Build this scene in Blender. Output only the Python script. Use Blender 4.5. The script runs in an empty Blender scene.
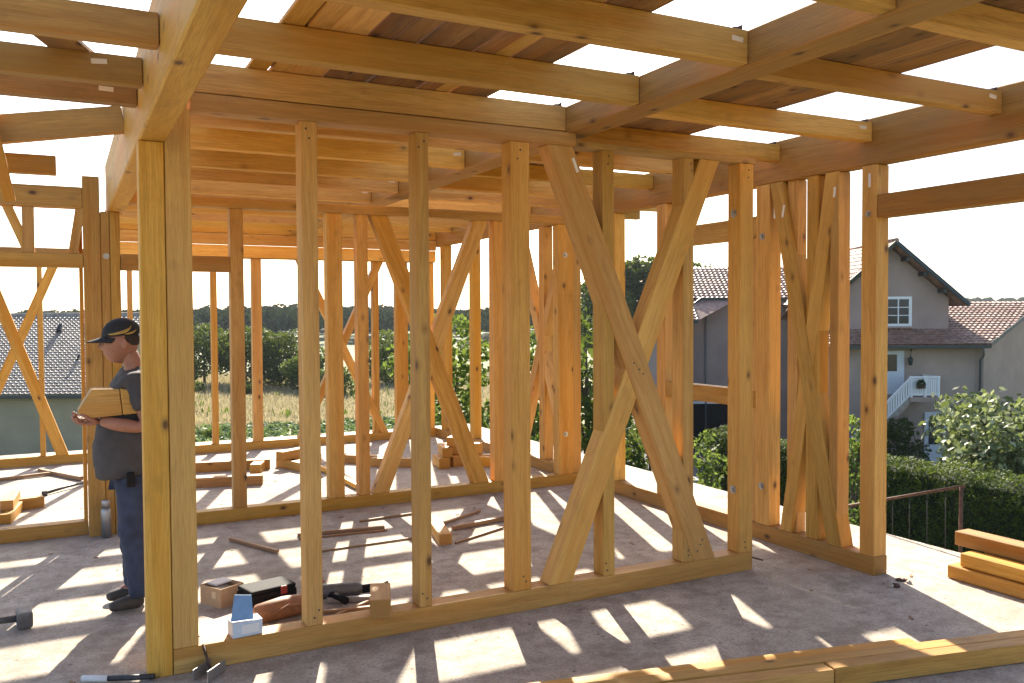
import bpy, bmesh, math, random
from mathutils import Vector, Matrix, noise
random.seed(11)
R = math.radians
scene = bpy.context.scene
COL = scene.collection

# ------------------------------------------------------------------ materials
def newmat(name):
    m = bpy.data.materials.new(name)
    m.use_nodes = True
    nt = m.node_tree
    nt.nodes.clear()
    out = nt.nodes.new('ShaderNodeOutputMaterial')
    b = nt.nodes.new('ShaderNodeBsdfPrincipled')
    nt.links.new(b.outputs['BSDF'], out.inputs['Surface'])
    return m, nt, b, out

def N(nt, typ, **kw):
    n = nt.nodes.new('ShaderNode' + typ)
    for k, v in kw.items():
        if k in n.inputs:
            n.inputs[k].default_value = v
        else:
            setattr(n, k, v)
    return n

def mixc(nt, fac, a, b, mode='MIX'):
    n = nt.nodes.new('ShaderNodeMix')
    n.data_type = 'RGBA'
    n.blend_type = mode
    for sock, v in ((n.inputs[0], fac), (n.inputs[6], a), (n.inputs[7], b)):
        if isinstance(v, (int, float)):
            sock.default_value = v
        elif isinstance(v, tuple):
            sock.default_value = v if len(v) == 4 else v + (1,)
        else:
            nt.links.new(v, sock)
    return n.outputs[2]

def ramp(nt, src, stops):
    n = nt.nodes.new('ShaderNodeValToRGB')
    e = n.color_ramp.elements
    while len(e) < len(stops):
        e.new(0.5)
    for i, (p, c) in enumerate(stops):
        e[i].position = p
        e[i].color = c if len(c) == 4 else tuple(c) + (1,)
    nt.links.new(src, n.inputs[0])
    return n.outputs[0]

def G(v):
    return (v, v, v, 1)

def plain(name, col, rough=0.6, metal=0.0, var=0.15, scale=12.0, bump=0.0):
    m, nt, b, out = newmat(name)
    tc = N(nt, 'TexCoord')
    no = N(nt, 'TexNoise', Scale=scale, Detail=5.0, Roughness=0.6)
    nt.links.new(tc.outputs['Object'], no.inputs['Vector'])
    lo = tuple(max(0, c * (1 - var)) for c in col)
    hi = tuple(min(1, c * (1 + var)) for c in col)
    c = ramp(nt, no.outputs[0], [(0.3, lo), (0.7, hi)])
    nt.links.new(c, b.inputs['Base Color'])
    b.inputs['Roughness'].default_value = rough
    b.inputs['Metallic'].default_value = metal
    if bump:
        bp = N(nt, 'Bump', Strength=bump, Distance=0.01)
        nt.links.new(no.outputs[0], bp.inputs['Height'])
        nt.links.new(bp.outputs[0], b.inputs['Normal'])
    return m

def wood(name, light, dark, knot, weather=0.0, grey=(0.2, 0.15, 0.11), rough=0.62):
    """sawn timber: object X runs along the grain; every board gets its own offset"""
    m, nt, b, out = newmat(name)
    tc = N(nt, 'TexCoord')
    oi = N(nt, 'ObjectInfo')
    off = N(nt, 'VectorMath', operation='MULTIPLY')
    cmb = N(nt, 'CombineXYZ')
    for i, k in enumerate((37.0, 11.0, 23.0)):
        mt = N(nt, 'Math', operation='MULTIPLY')
        nt.links.new(oi.outputs['Random'], mt.inputs[0])
        mt.inputs[1].default_value = k
        nt.links.new(mt.outputs[0], cmb.inputs[i])
    add = N(nt, 'VectorMath', operation='ADD')
    nt.links.new(tc.outputs['Object'], add.inputs[0])
    nt.links.new(cmb.outputs[0], add.inputs[1])
    def mapped(s):
        mp = N(nt, 'VectorMath', operation='MULTIPLY')
        nt.links.new(add.outputs[0], mp.inputs[0])
        mp.inputs[1].default_value = s
        return mp.outputs[0]
    # knots: a few stretched voronoi cells
    vo = N(nt, 'TexVoronoi', Scale=1.0, Randomness=1.0)
    nt.links.new(mapped((4.6, 8.0, 8.0)), vo.inputs['Vector'])
    kn = ramp(nt, vo.outputs['Distance'], [(0.07, G(1)), (0.12, G(.55)), (0.15, G(.30)), (0.26, G(0))])
    sep = N(nt, 'SeparateColor')
    nt.links.new(vo.outputs['Color'], sep.inputs[0])
    pick = N(nt, 'Math', operation='GREATER_THAN')
    nt.links.new(sep.outputs[0], pick.inputs[0])
    pick.inputs[1].default_value = 0.62
    kf = N(nt, 'Math', operation='MULTIPLY')
    nt.links.new(kn, kf.inputs[0]); nt.links.new(pick.outputs[0], kf.inputs[1])
    # grain, bent a little by a slow noise
    warp = N(nt, 'TexNoise', Scale=1.0, Detail=2.0)
    nt.links.new(mapped((1.1, 3.0, 3.0)), warp.inputs['Vector'])
    wadd = N(nt, 'VectorMath', operation='MULTIPLY_ADD')
    nt.links.new(warp.outputs['Color'], wadd.inputs[0])
    wadd.inputs[1].default_value = (0.0, 3.0, 3.0)
    nt.links.new(mapped((0.7, 30.0, 30.0)), wadd.inputs[2])
    gr = N(nt, 'TexNoise', Scale=1.0, Detail=6.0, Roughness=0.62)
    nt.links.new(wadd.outputs[0], gr.inputs['Vector'])
    big = N(nt, 'TexNoise', Scale=1.0, Detail=4.0, Roughness=0.6)
    nt.links.new(mapped((0.9, 7.0, 7.0)), big.inputs['Vector'])
    fine = N(nt, 'TexNoise', Scale=1.0, Detail=3.0, Roughness=0.7)
    nt.links.new(mapped((6.0, 190.0, 190.0)), fine.inputs['Vector'])
    c = mixc(nt, ramp(nt, gr.outputs[0], [(0.38, G(0)), (0.47, G(.75)), (0.60, G(1))]), dark, light)
    c = mixc(nt, ramp(nt, big.outputs[0], [(0.36, G(0.75)), (0.66, G(0))]), c, dark)
    c = mixc(nt, ramp(nt, fine.outputs[0], [(0.36, G(0.42)), (0.56, G(0))]), c, tuple(x * 0.5 for x in dark))
    if weather:
        wn = N(nt, 'TexNoise', Scale=1.0, Detail=5.0, Roughness=0.65)
        nt.links.new(mapped((1.6, 5.0, 5.0)), wn.inputs['Vector'])
        c = mixc(nt, ramp(nt, wn.outputs[0], [(0.36, G(0.0)), (0.62, G(weather))]), c, grey)
    hw = N(nt, 'TexNoise', Scale=1.0, Detail=2.0)
    nt.links.new(mapped((0.35, 9.0, 9.0)), hw.inputs['Vector'])
    c = mixc(nt, ramp(nt, hw.outputs[0], [(0.52, G(0)), (0.64, G(0.55))]), c, (dark[0] * .98, dark[1] * .82, dark[2] * .5))
    c = mixc(nt, kf.outputs[0], c, knot)
    # dirt: boot and rain marks
    dn = N(nt, 'TexNoise', Scale=1.0, Detail=6.0, Roughness=0.72)
    nt.links.new(mapped((2.2, 4.0, 4.0)), dn.inputs['Vector'])
    c = mixc(nt, ramp(nt, dn.outputs[0], [(0.57, G(0)), (0.8, G(0.55))]), c, tuple(x * 0.42 for x in dark))
    # end grain
    sn = N(nt, 'SeparateXYZ')
    nt.links.new(tc.outputs['Normal'], sn.inputs[0])
    ab = N(nt, 'Math', operation='ABSOLUTE')
    nt.links.new(sn.outputs[0], ab.inputs[0])
    gt = N(nt, 'Math', operation='GREATER_THAN'); gt.inputs[1].default_value = 0.75
    nt.links.new(ab.outputs[0], gt.inputs[0])
    wv = N(nt, 'TexWave', wave_type='RINGS', rings_direction='X', Scale=38.0, Distortion=2.0, Detail=2.0)
    nt.links.new(tc.outputs['Object'], wv.inputs['Vector'])
    endc = mixc(nt, wv.outputs[0], tuple(x * 0.62 for x in dark), tuple(x * 0.95 for x in dark))
    c = mixc(nt, gt.outputs[0], c, endc)
    # each board a slightly different tone
    rr = N(nt, 'MapRange'); nt.links.new(oi.outputs['Random'], rr.inputs[0])
    rr.inputs[3].default_value = 0.78; rr.inputs[4].default_value = 1.18
    hs = N(nt, 'HueSaturation')
    nt.links.new(c, hs.inputs['Color']); nt.links.new(rr.outputs[0], hs.inputs['Value'])
    r2 = N(nt, 'Math', operation='FRACT')
    m7 = N(nt, 'Math', operation='MULTIPLY'); m7.inputs[1].default_value = 7.31
    nt.links.new(oi.outputs['Random'], m7.inputs[0]); nt.links.new(m7.outputs[0], r2.inputs[0])
    r3 = N(nt, 'MapRange'); nt.links.new(r2.outputs[0], r3.inputs[0])
    r3.inputs[3].default_value = 0.497; r3.inputs[4].default_value = 0.507
    nt.links.new(r3.outputs[0], hs.inputs['Hue'])
    m9 = N(nt, 'Math', operation='MULTIPLY'); m9.inputs[1].default_value = 13.7
    r4 = N(nt, 'Math', operation='FRACT'); nt.links.new(oi.outputs['Random'], m9.inputs[0]); nt.links.new(m9.outputs[0], r4.inputs[0])
    r5 = N(nt, 'MapRange'); nt.links.new(r4.outputs[0], r5.inputs[0]); r5.inputs[3].default_value = .96; r5.inputs[4].default_value = 1.07
    nt.links.new(r5.outputs[0], hs.inputs['Saturation'])
    nt.links.new(hs.outputs[0], b.inputs['Base Color'])
    b.inputs['Roughness'].default_value = rough
    b.inputs['Specular IOR Level'].default_value = 0.35
    bp = N(nt, 'Bump', Strength=0.5, Distance=0.004)
    hsum = N(nt, 'Math', operation='MULTIPLY_ADD')
    nt.links.new(fine.outputs[0], hsum.inputs[0]); hsum.inputs[1].default_value = 0.6
    nt.links.new(gr.outputs[0], hsum.inputs[2])
    nt.links.new(hsum.outputs[0], bp.inputs['Height'])
    nt.links.new(bp.outputs[0], b.inputs['Normal'])
    return m

M = {}
M['spruce'] = wood('spruce_timber', (0.66, 0.385, 0.112), (0.49, 0.25, 0.060), (0.11, 0.045, 0.018))
M['pale'] = wood('pale_timber', (0.68, 0.385, 0.100), (0.55, 0.28, 0.060), (0.13, 0.06, 0.025))
M['brown'] = wood('weathered_timber', (0.52, 0.285, 0.080), (0.38, 0.185, 0.045), (0.09, 0.04, 0.018), 0.45, (0.29, 0.175, 0.072))
M['deck'] = wood('rough_deck_wood', (0.46, 0.24, 0.08), (0.29, 0.13, 0.04), (0.07, 0.03, 0.016), 0.75, (0.13, 0.08, 0.05), 0.75)
M['stick'] = wood('stick_wood', (0.42, 0.25, 0.12), (0.28, 0.15, 0.07), (0.10, 0.05, 0.03), 0.3)
M['steel'] = plain('zinc_steel', (0.42, 0.42, 0.42), 0.45, 0.9, 0.12, 60)
M['rust'] = plain('rusty_iron', (0.10, 0.057, 0.042), 0.8, 0.2, 0.4, 40, 0.3)
M['iron'] = plain('dark_iron', (0.06, 0.06, 0.065), 0.5, 0.5, 0.3, 40)
M['sticker'] = plain('paper_tag', (0.72, 0.56, 0.36), 0.7, 0, 0.08, 30)
M['card'] = plain('cardboard', (0.50, 0.33, 0.19), 0.85, 0, 0.08, 25)
M['cardshade'] = plain('cardboard_opening_shade', (0.10, 0.07, 0.05), 0.9, 0, 0.2, 25)
M['paper'] = plain('white_paper', (0.75, 0.74, 0.71), 0.7, 0, 0.04, 30)
M['bluecard'] = plain('blue_card', (0.17, 0.31, 0.50), 0.6, 0, 0.1, 30)
M['paleblue'] = plain('pale_blue_card', (0.55, 0.63, 0.70), 0.6, 0, 0.06, 40)
M['black'] = plain('black_plastic', (0.014, 0.014, 0.015), 0.75, 0, 0.2, 40)
M['black'].node_tree.nodes['Principled BSDF'].inputs['Specular IOR Level'].default_value = .15
M['leather'] = plain('brown_leather', (0.29, 0.125, 0.05), 0.6, 0, 0.25, 30, 0.2)
M['toolred'] = plain('red_plastic', (0.32, 0.045, 0.03), 0.45, 0, 0.1, 30)
M['grey'] = plain('grey_metal', (0.13, 0.125, 0.12), 0.6, 0.4, 0.2, 30)

def concrete():
    m, nt, b, out = newmat('rough_concrete')
    tc = N(nt, 'TexCoord')
    def no(s, d=6.0, r=0.6):
        n = N(nt, 'TexNoise', Scale=s, Detail=d, Roughness=r)
        nt.links.new(tc.outputs['Object'], n.inputs['Vector'])
        return n.outputs[0]
    n1, n2, n3, n4 = no(1.1, 8, 0.65), no(7.0, 8, 0.7), no(60.0, 4, 0.7), no(2.6, 10, 0.75)
    c = ramp(nt, n1, [(0.3, (0.37, 0.325, 0.268)), (0.68, (0.58, 0.52, 0.44))])
    c = mixc(nt, ramp(nt, n2, [(0.40, G(0.6)), (0.56, G(0))]), c, (0.26, 0.215, 0.165))
    c = mixc(nt, ramp(nt, n3, [(0.36, G(0.65)), (0.52, G(0))]), c, (0.21, 0.18, 0.15))
    c = mixc(nt, ramp(nt, n4, [(0.55, G(0)), (0.68, G(0.7))]), c, (0.19, 0.16, 0.135))
    # grit and small spots
    vo = N(nt, 'TexVoronoi', Scale=16.0)
    nt.links.new(tc.outputs['Object'], vo.inputs['Vector'])
    sep = N(nt, 'SeparateColor'); nt.links.new(vo.outputs['Color'], sep.inputs[0])
    th = N(nt, 'Math', operation='LESS_THAN'); th.inputs[1].default_value = 0.14
    nt.links.new(sep.outputs[0], th.inputs[0])
    sp = N(nt, 'Math', operation='MULTIPLY')
    nt.links.new(ramp(nt, vo.outputs['Distance'], [(0.1, G(0.75)), (0.22, G(0))]), sp.inputs[0])
    nt.links.new(th.outputs[0], sp.inputs[1])
    c = mixc(nt, sp.outputs[0], c, (0.14, 0.10, 0.075))
    # trowel scratches: stretched pale and dark streaks
    mp = N(nt, 'Mapping'); mp.inputs['Rotation'].default_value = (0, 0, 0.6); mp.inputs['Scale'].default_value = (1.2, 14, 1)
    nt.links.new(tc.outputs['Object'], mp.inputs[0])
    ns = N(nt, 'TexNoise', Scale=1.0, Detail=6.0, Roughness=0.6); nt.links.new(mp.outputs[0], ns.inputs['Vector'])
    c = mixc(nt, ramp(nt, ns.outputs[0], [(0.6, G(0)), (0.75, G(0.3))]), c, (0.24, 0.21, 0.18))
    nt.links.new(c, b.inputs['Base Color'])
    b.inputs['Roughness'].default_value = 0.92
    b.inputs['Specular IOR Level'].default_value = 0.25
    bp = N(nt, 'Bump', Strength=0.5, Distance=0.012)
    ad = N(nt, 'Math', operation='MULTIPLY_ADD'); nt.links.new(n3, ad.inputs[0]); ad.inputs[1].default_value = 0.25
    nt.links.new(n2, ad.inputs[2])
    nt.links.new(ad.outputs[0], bp.inputs['Height']); nt.links.new(bp.outputs[0], b.inputs['Normal'])
    return m
M['concrete'] = concrete()

def leafmat(name, cols, trans=0.35, rough=0.6, gloss=0.15, tint=(0.25, 0.30, 0.03)):
    m, nt, b, out = newmat(name)
    g = N(nt, 'NewGeometry')
    c = ramp(nt, g.outputs['Random Per Island'], [(i / max(1, len(cols) - 1), x) for i, x in enumerate(cols)])
    nt.links.new(c, b.inputs['Base Color'])
    b.inputs['Roughness'].default_value = rough
    b.inputs['Specular IOR Level'].default_value = gloss
    t = N(nt, 'BsdfTranslucent')
    tcol = mixc(nt, 0.35, c, tint)
    nt.links.new(tcol, t.inputs[0])
    mx = N(nt, 'MixShader'); mx.inputs[0].default_value = trans
    nt.links.new(b.outputs[0], mx.inputs[1]); nt.links.new(t.outputs[0], mx.inputs[2])
    nt.links.new(mx.outputs[0], out.inputs['Surface'])
    return m
M['leaf_dark'] = leafmat('dark_leaves', [(0.018, 0.036, 0.012), (0.035, 0.062, 0.018), (0.05, 0.085, 0.022)])
M['leaf_mid'] = leafmat('mid_leaves', [(0.035, 0.065, 0.016), (0.06, 0.10, 0.025), (0.09, 0.13, 0.03)])
M['leaf_bright'] = leafmat('bright_leaves', [(0.06, 0.10, 0.02), (0.10, 0.16, 0.035), (0.16, 0.21, 0.06)], 0.45)
M['leaf_silver'] = leafmat('silver_leaves', [(0.07, 0.10, 0.035), (0.17, 0.21, 0.09), (0.42, 0.45, 0.28)], 0.35, 0.45, 0.4)
M['leaf_hedge'] = leafmat('hedge_leaves', [(0.014, 0.032, 0.007), (0.034, 0.066, 0.011), (0.07, 0.12, 0.02)], 0.35)
M['leaf_far'] = leafmat('far_wood_leaves', [(0.022, 0.042, 0.024), (0.036, 0.06, 0.032), (0.052, 0.08, 0.042)], 0.08, 1.0, 0.0)
M['crop'] = leafmat('crop_leaves', [(0.07, 0.13, 0.05), (0.11, 0.19, 0.08), (0.16, 0.24, 0.12)], 0.35)
M['straw'] = leafmat('dry_grass', [(0.27, 0.24, 0.13), (0.38, 0.33, 0.20), (0.48, 0.43, 0.28)], 0.3, tint=(0.45, 0.38, 0.2))
M['grassblade'] = leafmat('lawn_grass', [(0.07, 0.14, 0.02), (0.12, 0.22, 0.03), (0.17, 0.28, 0.05)], 0.4)
M['bark'] = plain('bark', (0.09, 0.065, 0.045), 0.9, 0, 0.35, 14, 0.5)

# ------------------------------------------------------------------ helpers
def tag(o, label=None, cat=None, group=None, kind=None):
    if label: o['label'] = label
    if cat: o['category'] = cat
    if group: o['group'] = group
    if kind: o['kind'] = kind
    return o

def link(name, me, mat=None, parent=None, mw=None):
    o = bpy.data.objects.new(name, me)
    COL.objects.link(o)
    if mat is not None and me is not None:
        for mm in (mat if isinstance(mat, (list, tuple)) else [mat]):
            me.materials.append(mm)
    if parent is not None:
        o.parent = parent
        pm = parent['_m'] if False else WORLD[parent.name]
        o.matrix_local = pm.inverted() @ (mw or Matrix.Identity(4))
    else:
        o.matrix_local = mw or Matrix.Identity(4)
    WORLD[o.name] = mw.copy() if mw else Matrix.Identity(4)
    return o
WORLD = {}

def empty(name, loc, label=None, cat=None, group=None, rz=0.0):
    o = link(name, None, None, None, Matrix.Translation(loc) @ Matrix.Rotation(rz, 4, 'Z'))
    o.empty_display_size = 0.1
    return tag(o, label, cat, group)

def bm_mesh(bm, smooth=False):
    me = bpy.data.meshes.new('m')
    bmesh.ops.recalc_face_normals(bm, faces=bm.faces)
    bm.to_mesh(me); bm.free()
    if smooth:
        for p in me.polygons: p.use_smooth = True
    return me

def box_bm(bm, c, s, rot=None, mi=0):
    r = bmesh.ops.create_cube(bm, size=1.0)
    mt = Matrix.Translation(c) @ (rot.to_4x4() if rot else Matrix.Identity(4)) @ Matrix.Diagonal((s[0], s[1], s[2], 1))
    bmesh.ops.transform(bm, matrix=mt, verts=r['verts'])
    fs = {f for v in r['verts'] for f in v.link_faces}
    for f in fs: f.material_index = mi
    return r['verts']

def bevel(bm, w, seg=1):
    bmesh.ops.bevel(bm, geom=list(bm.edges), offset=w, segments=seg, affect='EDGES', clamp_overlap=True, profile=0.6)

def timber(name, p0, p1, w, h, mat, parent=None, side=None, clip=None, bev=0.004):
    """One beam from p0 to p1 (axis through the section centre). side: the direction of the width w. clip: (z0, z1) level cuts or None."""
    p0, p1 = Vector(p0), Vector(p1)
    d = (p1 - p0); L = d.length; d.normalize()
    s = Vector(side) if side else (Vector((0, 1, 0)) if abs(d.y) < 0.7 else Vector((1, 0, 0)))
    s = (s - d * s.dot(d)).normalized()
    u = d.cross(s)
    rot = Matrix((d, s, u)).transposed()
    mw = Matrix.Translation((p0 + p1) / 2) @ rot.to_4x4()
    bm = bmesh.new()
    vs = {}
    inv = mw.inverted()
    for sx in (-1, 1):
        for sy in (-1, 1):
            for sz in (-1, 1):
                x = sx * L / 2
                loc = Vector((x, sy * w / 2, sz * h / 2))
                if clip:
                    zt = clip[0] if (sx < 0) == (p0.z < p1.z) else clip[1]
                    base = mw @ Vector((0, loc.y, loc.z))
                    loc.x = (zt - base.z) / d.z
                vs[(sx, sy, sz)] = bm.verts.new(loc)
    for f in ([(-1,-1,-1),(-1,-1,1),(-1,1,1),(-1,1,-1)], [(1,-1,-1),(1,1,-1),(1,1,1),(1,-1,1)],
              [(-1,-1,-1),(1,-1,-1),(1,-1,1),(-1,-1,1)], [(-1,1,-1),(-1,1,1),(1,1,1),(1,1,-1)],
              [(-1,-1,-1),(-1,1,-1),(1,1,-1),(1,-1,-1)], [(-1,-1,1),(1,-1,1),(1,1,1),(-1,1,1)]):
        bm.faces.new([vs[k] for k in f])
    bmesh.ops.recalc_face_normals(bm, faces=bm.faces)
    if bev: bevel(bm, bev)
    return link(name, bm_mesh(bm), M[mat] if isinstance(mat, str) else mat, parent, mw)

def vbox(name, x0, x1, y0, y1, z0, z1, mat, parent=None, bev=0.004):
    """An axis-aligned timber; its grain runs along its longest side."""
    d = (x1 - x0, y1 - y0, z1 - z0)
    cx, cy, cz = (x0 + x1) / 2, (y0 + y1) / 2, (z0 + z1) / 2
    k = d.index(max(d))
    if k == 0: return timber(name, (x0, cy, cz), (x1, cy, cz), d[1], d[2], mat, parent, (0, 1, 0), None, bev)
    if k == 1: return timber(name, (cx, y0, cz), (cx, y1, cz), d[0], d[2], mat, parent, (1, 0, 0), None, bev)
    return timber(name, (cx, cy, z0), (cx, cy, z1), d[0], d[1], mat, parent, (1, 0, 0), None, bev)

def tube_bm(bm, pts, radii, seg=8, mi=0):
    rings = []
    pts = [Vector(p) for p in pts]
    for i, p in enumerate(pts):
        t = (pts[min(i + 1, len(pts) - 1)] - pts[max(i - 1, 0)]).normalized()
        a = Vector((0, 0, 1)) if abs(t.z) < 0.9 else Vector((1, 0, 0))
        u = t.cross(a).normalized(); v = t.cross(u)
        r = radii[i] if isinstance(radii, (list, tuple)) else radii
        rings.append([bm.verts.new(p + (u * math.cos(2 * math.pi * k / seg) + v * math.sin(2 * math.pi * k / seg)) * r) for k in range(seg)])
    for i in range(len(rings) - 1):
        for k in range(seg):
            f = bm.faces.new([rings[i][k], rings[i][(k + 1) % seg], rings[i + 1][(k + 1) % seg], rings[i + 1][k]])
            f.material_index = mi; f.smooth = True
    for rg in (rings[0][::-1], rings[-1]):
        f = bm.faces.new(rg); f.material_index = mi

def washer(pos, nrm, parent, r=0.028):
    bm = bmesh.new()
    n = Vector(nrm).normalized()
    tube_bm(bm, [Vector((0, 0, 0)), n * 0.005], r, 16)
    tube_bm(bm, [n * 0.005, n * 0.018], r * 0.5, 6)
    return link('bolt', bm_mesh(bm), M['steel'], parent, Matrix.Translation(pos))

ORD = ['first', 'second', 'third', 'fourth', 'fifth', 'sixth', 'seventh', 'eighth', 'ninth', 'tenth', 'eleventh', 'twelfth', 'thirteenth', 'fourteenth', 'fifteenth', 'sixteenth']

# ------------------------------------------------------------------ the concrete slab
bm = bmesh.new()
box_bm(bm, (0.635, 5.1, -0.125), (10.27, 15.2, 0.25))
bevel(bm, 0.012)
o = link('concrete_floor', bm_mesh(bm), M['concrete']); tag(o, kind='structure')
M['render'] = plain('basement_render', (0.42, 0.38, 0.33), 0.9, 0, 0.15, 3, 0.2)
bm = bmesh.new(); box_bm(bm, (0.60, 5.1, -1.8), (9.9, 14.9, 3.09))
o = link('basement_wall', bm_mesh(bm), M['render']); tag(o, kind='structure')

# ------------------------------------------------------------------ front wall frame
Y1 = 4.48
W1 = empty('timber_wall_frame', (2.3, 4.54, 0), 'nearest timber wall frame, open studs and a big cross brace behind the two front beams', 'wall frame', 'open timber wall frames')
vbox('corner_post', .333, .445, Y1, Y1 + .12, 0, 2.583, 'pale', W1)
vbox('corner_post', .449, .567, Y1 + .002, Y1 + .12, .125, 2.75, 'pale', W1)
s = vbox('sill_plate', .449, 4.15, Y1 - .002, Y1 + .122, .0, .125, 'spruce', W1)
for a, b, mm in ((1.103, 1.188, 'spruce'), (1.73, 1.805, 'spruce'), (2.945, 3.028, 'spruce'), (3.562, 3.646, 'spruce')):
    vbox('stud', a, b, Y1 + .003, Y1 + .122, .125, 2.75, mm, W1)
vbox('post', 2.312, 2.435, Y1, Y1 + .12, .125, 2.75, 'pale', W1)
pr = vbox('post', 4.032, 4.152, Y1, Y1 + .12, .125, 2.75, 'pale', W1)
for z in (2.42, .55): washer((4.032, Y1 + .06, z), (-1, 0, 0), pr)
timber('brace', (2.64, Y1 + .057, 2.75), (3.735, Y1 + .057, .125), .12, .165, 'spruce', W1, (0, 1, 0), (.125, 2.75))
timber('brace', (3.775, Y1 + .060, 2.75), (2.635, Y1 + .060, .125), .12, .148, 'pale', W1, (0, 1, 0), (.125, 2.75))
vbox('top_plate', .57, 2.75, Y1 - .006, Y1 + .125, 2.75, 2.833, 'brown', W1)
vbox('top_plate', 2.752, 4.17, Y1 - .004, Y1 + .124, 2.75, 2.787, 'brown', W1)

# ------------------------------------------------------------------ middle wall frame and the pillar
Y2 = 7.73
W2 = empty('timber_wall_frame', (2.6, 7.79, 0), 'middle timber wall frame across the room, behind the nearest one, with a cross brace', 'wall frame', 'open timber wall frames')
vbox('sill_plate', .425, 4.748, Y2 - .11, Y2 + .01, 0, .108, 'spruce', W2)
for a, b in ((1.268, 1.378), (2.095, 2.236), (2.372, 2.474)):
    vbox('stud', a, b, Y2 - .1, Y2 + .01, .108, 2.66, 'spruce', W2)
vbox('post', 3.745, 3.915, Y2 - .1, Y2 + .015, .108, 2.66, 'pale', W2)
cp = vbox('corner_post', 4.47, 4.645, Y2 - .105, Y2 + .01, .108, 2.66, 'spruce', W2)
vbox('corner_post', 4.648, 4.746, Y2 - .09, Y2 + .02, .108, 2.66, 'pale', W2)
for z in (2.35, .52): washer((4.55, Y2 - .105, z), (0, -1, 0), cp)
timber('brace', (2.585, Y2 - .047, 2.66), (3.6, Y2 - .047, .108), .1, .155, 'spruce', W2, (0, 1, 0), (.108, 2.66))
timber('brace', (3.615, Y2 - .044, 2.66), (2.58, Y2 - .044, .108), .1, .14, 'spruce', W2, (0, 1, 0), (.108, 2.66))
vbox('top_plate', .46, 4.748, Y2 - .115, Y2 + .012, 2.66, 2.742, 'brown', W2)
vbox('rail', .425, 1.266, Y2 - .1, Y2 + .0, 2.12, 2.25, 'brown', W2)

PIL = empty('timber_pillar', (.28, 7.79, 0), 'thick brown pillar of joined posts behind the man, a bolt in its side', 'pillar')
vbox('post', .156, .278, Y2 - .1, Y2 + .02, 0, 2.855, 'spruce', PIL)
pp = vbox('post', .281, .345, Y2 - .095, Y2 + .13, 0, 2.583, 'spruce', PIL)
vbox('post', .348, .421, Y2 - .098, Y2 + .13, 0, 2.583, 'spruce', PIL)
vbox('post', .125, .153, Y2 + .02, Y2 + .14, 0, 2.6, 'pale', PIL)
washer((.318, Y2 - .095, 2.23), (0, -1, 0), pp, .024)

LW = empty('timber_wall_frame', (-.7, 7.79, 0), 'short timber wall frame left of the pillar, two high rails over an open doorway', 'wall frame', 'open timber wall frames')
vbox('top_plate', -1.6, .154, Y2 - .1, Y2 + .02, 2.6, 2.765, 'brown', LW)
vbox('rail', -1.6, .154, Y2 - .1, Y2 + .01, 2.135, 2.245, 'brown', LW)
vbox('sill_plate', -1.6, .154, Y2 + .0, Y2 + .12, 0, .108, 'brown', LW)
vbox('stud', -.262, -.18, Y2 - .09, Y2 + .01, 2.245, 2.6, 'brown', LW)
vbox('stud', -1.2, -1.1, Y2 - .09, Y2 + .01, .108, 2.6, 'brown', LW)
timber('brace', (.14, Y2 - .044, 2.6), (.083, Y2 - .044, 2.245), .1, .07, 'spruce', LW, (0, 1, 0), (2.245, 2.6))
timber('brace', (-.36, Y2 - .036, 2.6), (-.22, Y2 - .036, 2.245), .1, .07, 'spruce', LW, (0, 1, 0), (2.245, 2.6))

# ------------------------------------------------------------------ far wall frame
Y4 = 11.6
W4 = empty('timber_wall_frame', (2.0, 11.66, 0), 'farthest timber wall frame, thin studs against the meadow and the far tiled roof', 'wall frame', 'open timber wall frames')
vbox('sill_plate', -1.6, 4.748, Y4, Y4 + .12, 0, .108, 'spruce', W4)
vbox('rail', -1.6, .9, Y4, Y4 + .1, 2.486, 2.56, 'brown', W4)
for a, b in ((-.262, -.205), (.71, .768), (1.685, 1.758), (2.195, 2.318), (3.83, 3.912), (4.165, 4.34), (4.615, 4.74), (-1.5, -1.4)):
    vbox('stud', a, b, Y4 + .007, Y4 + .113, .108, 2.488, 'spruce', W4)
timber('brace', (-.03, Y4 + .052, 2.486), (-1.02, Y4 + .052, .108), .1, .10, 'spruce', W4, (0, 1, 0), (.108, 2.486))
timber('brace', (-.84, Y4 + .049, 2.486), (-.03, Y4 + .049, .108), .1, .125, 'spruce', W4, (0, 1, 0), (.108, 2.486))
timber('brace', (3.93, Y4 + .052, 2.49), (2.82, Y4 + .052, .108), .1, .10, 'spruce', W4, (0, 1, 0), (.108, 2.49))
timber('brace', (2.83, Y4 + .049, 2.49), (3.98, Y4 + .049, .108), .1, .10, 'spruce', W4, (0, 1, 0), (.108, 2.49))
vbox('top_plate', .9, 4.748, Y4 - .005, Y4 + .12, 2.49, 2.60, 'spruce', W4)

vbox('rim_board', .46, 4.748, Y4 - .06, Y4 - .012, 2.50, 2.655, 'pale', W4)
vbox('rim_board', .46, 4.748, Y4 - .075, Y4 - .012, 2.66, 2.80, 'spruce', W4)
vbox('rim_board', .46, 4.748, Y4 - .06, Y4 - .012, 2.805, 2.98, 'pale', W4)
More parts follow.
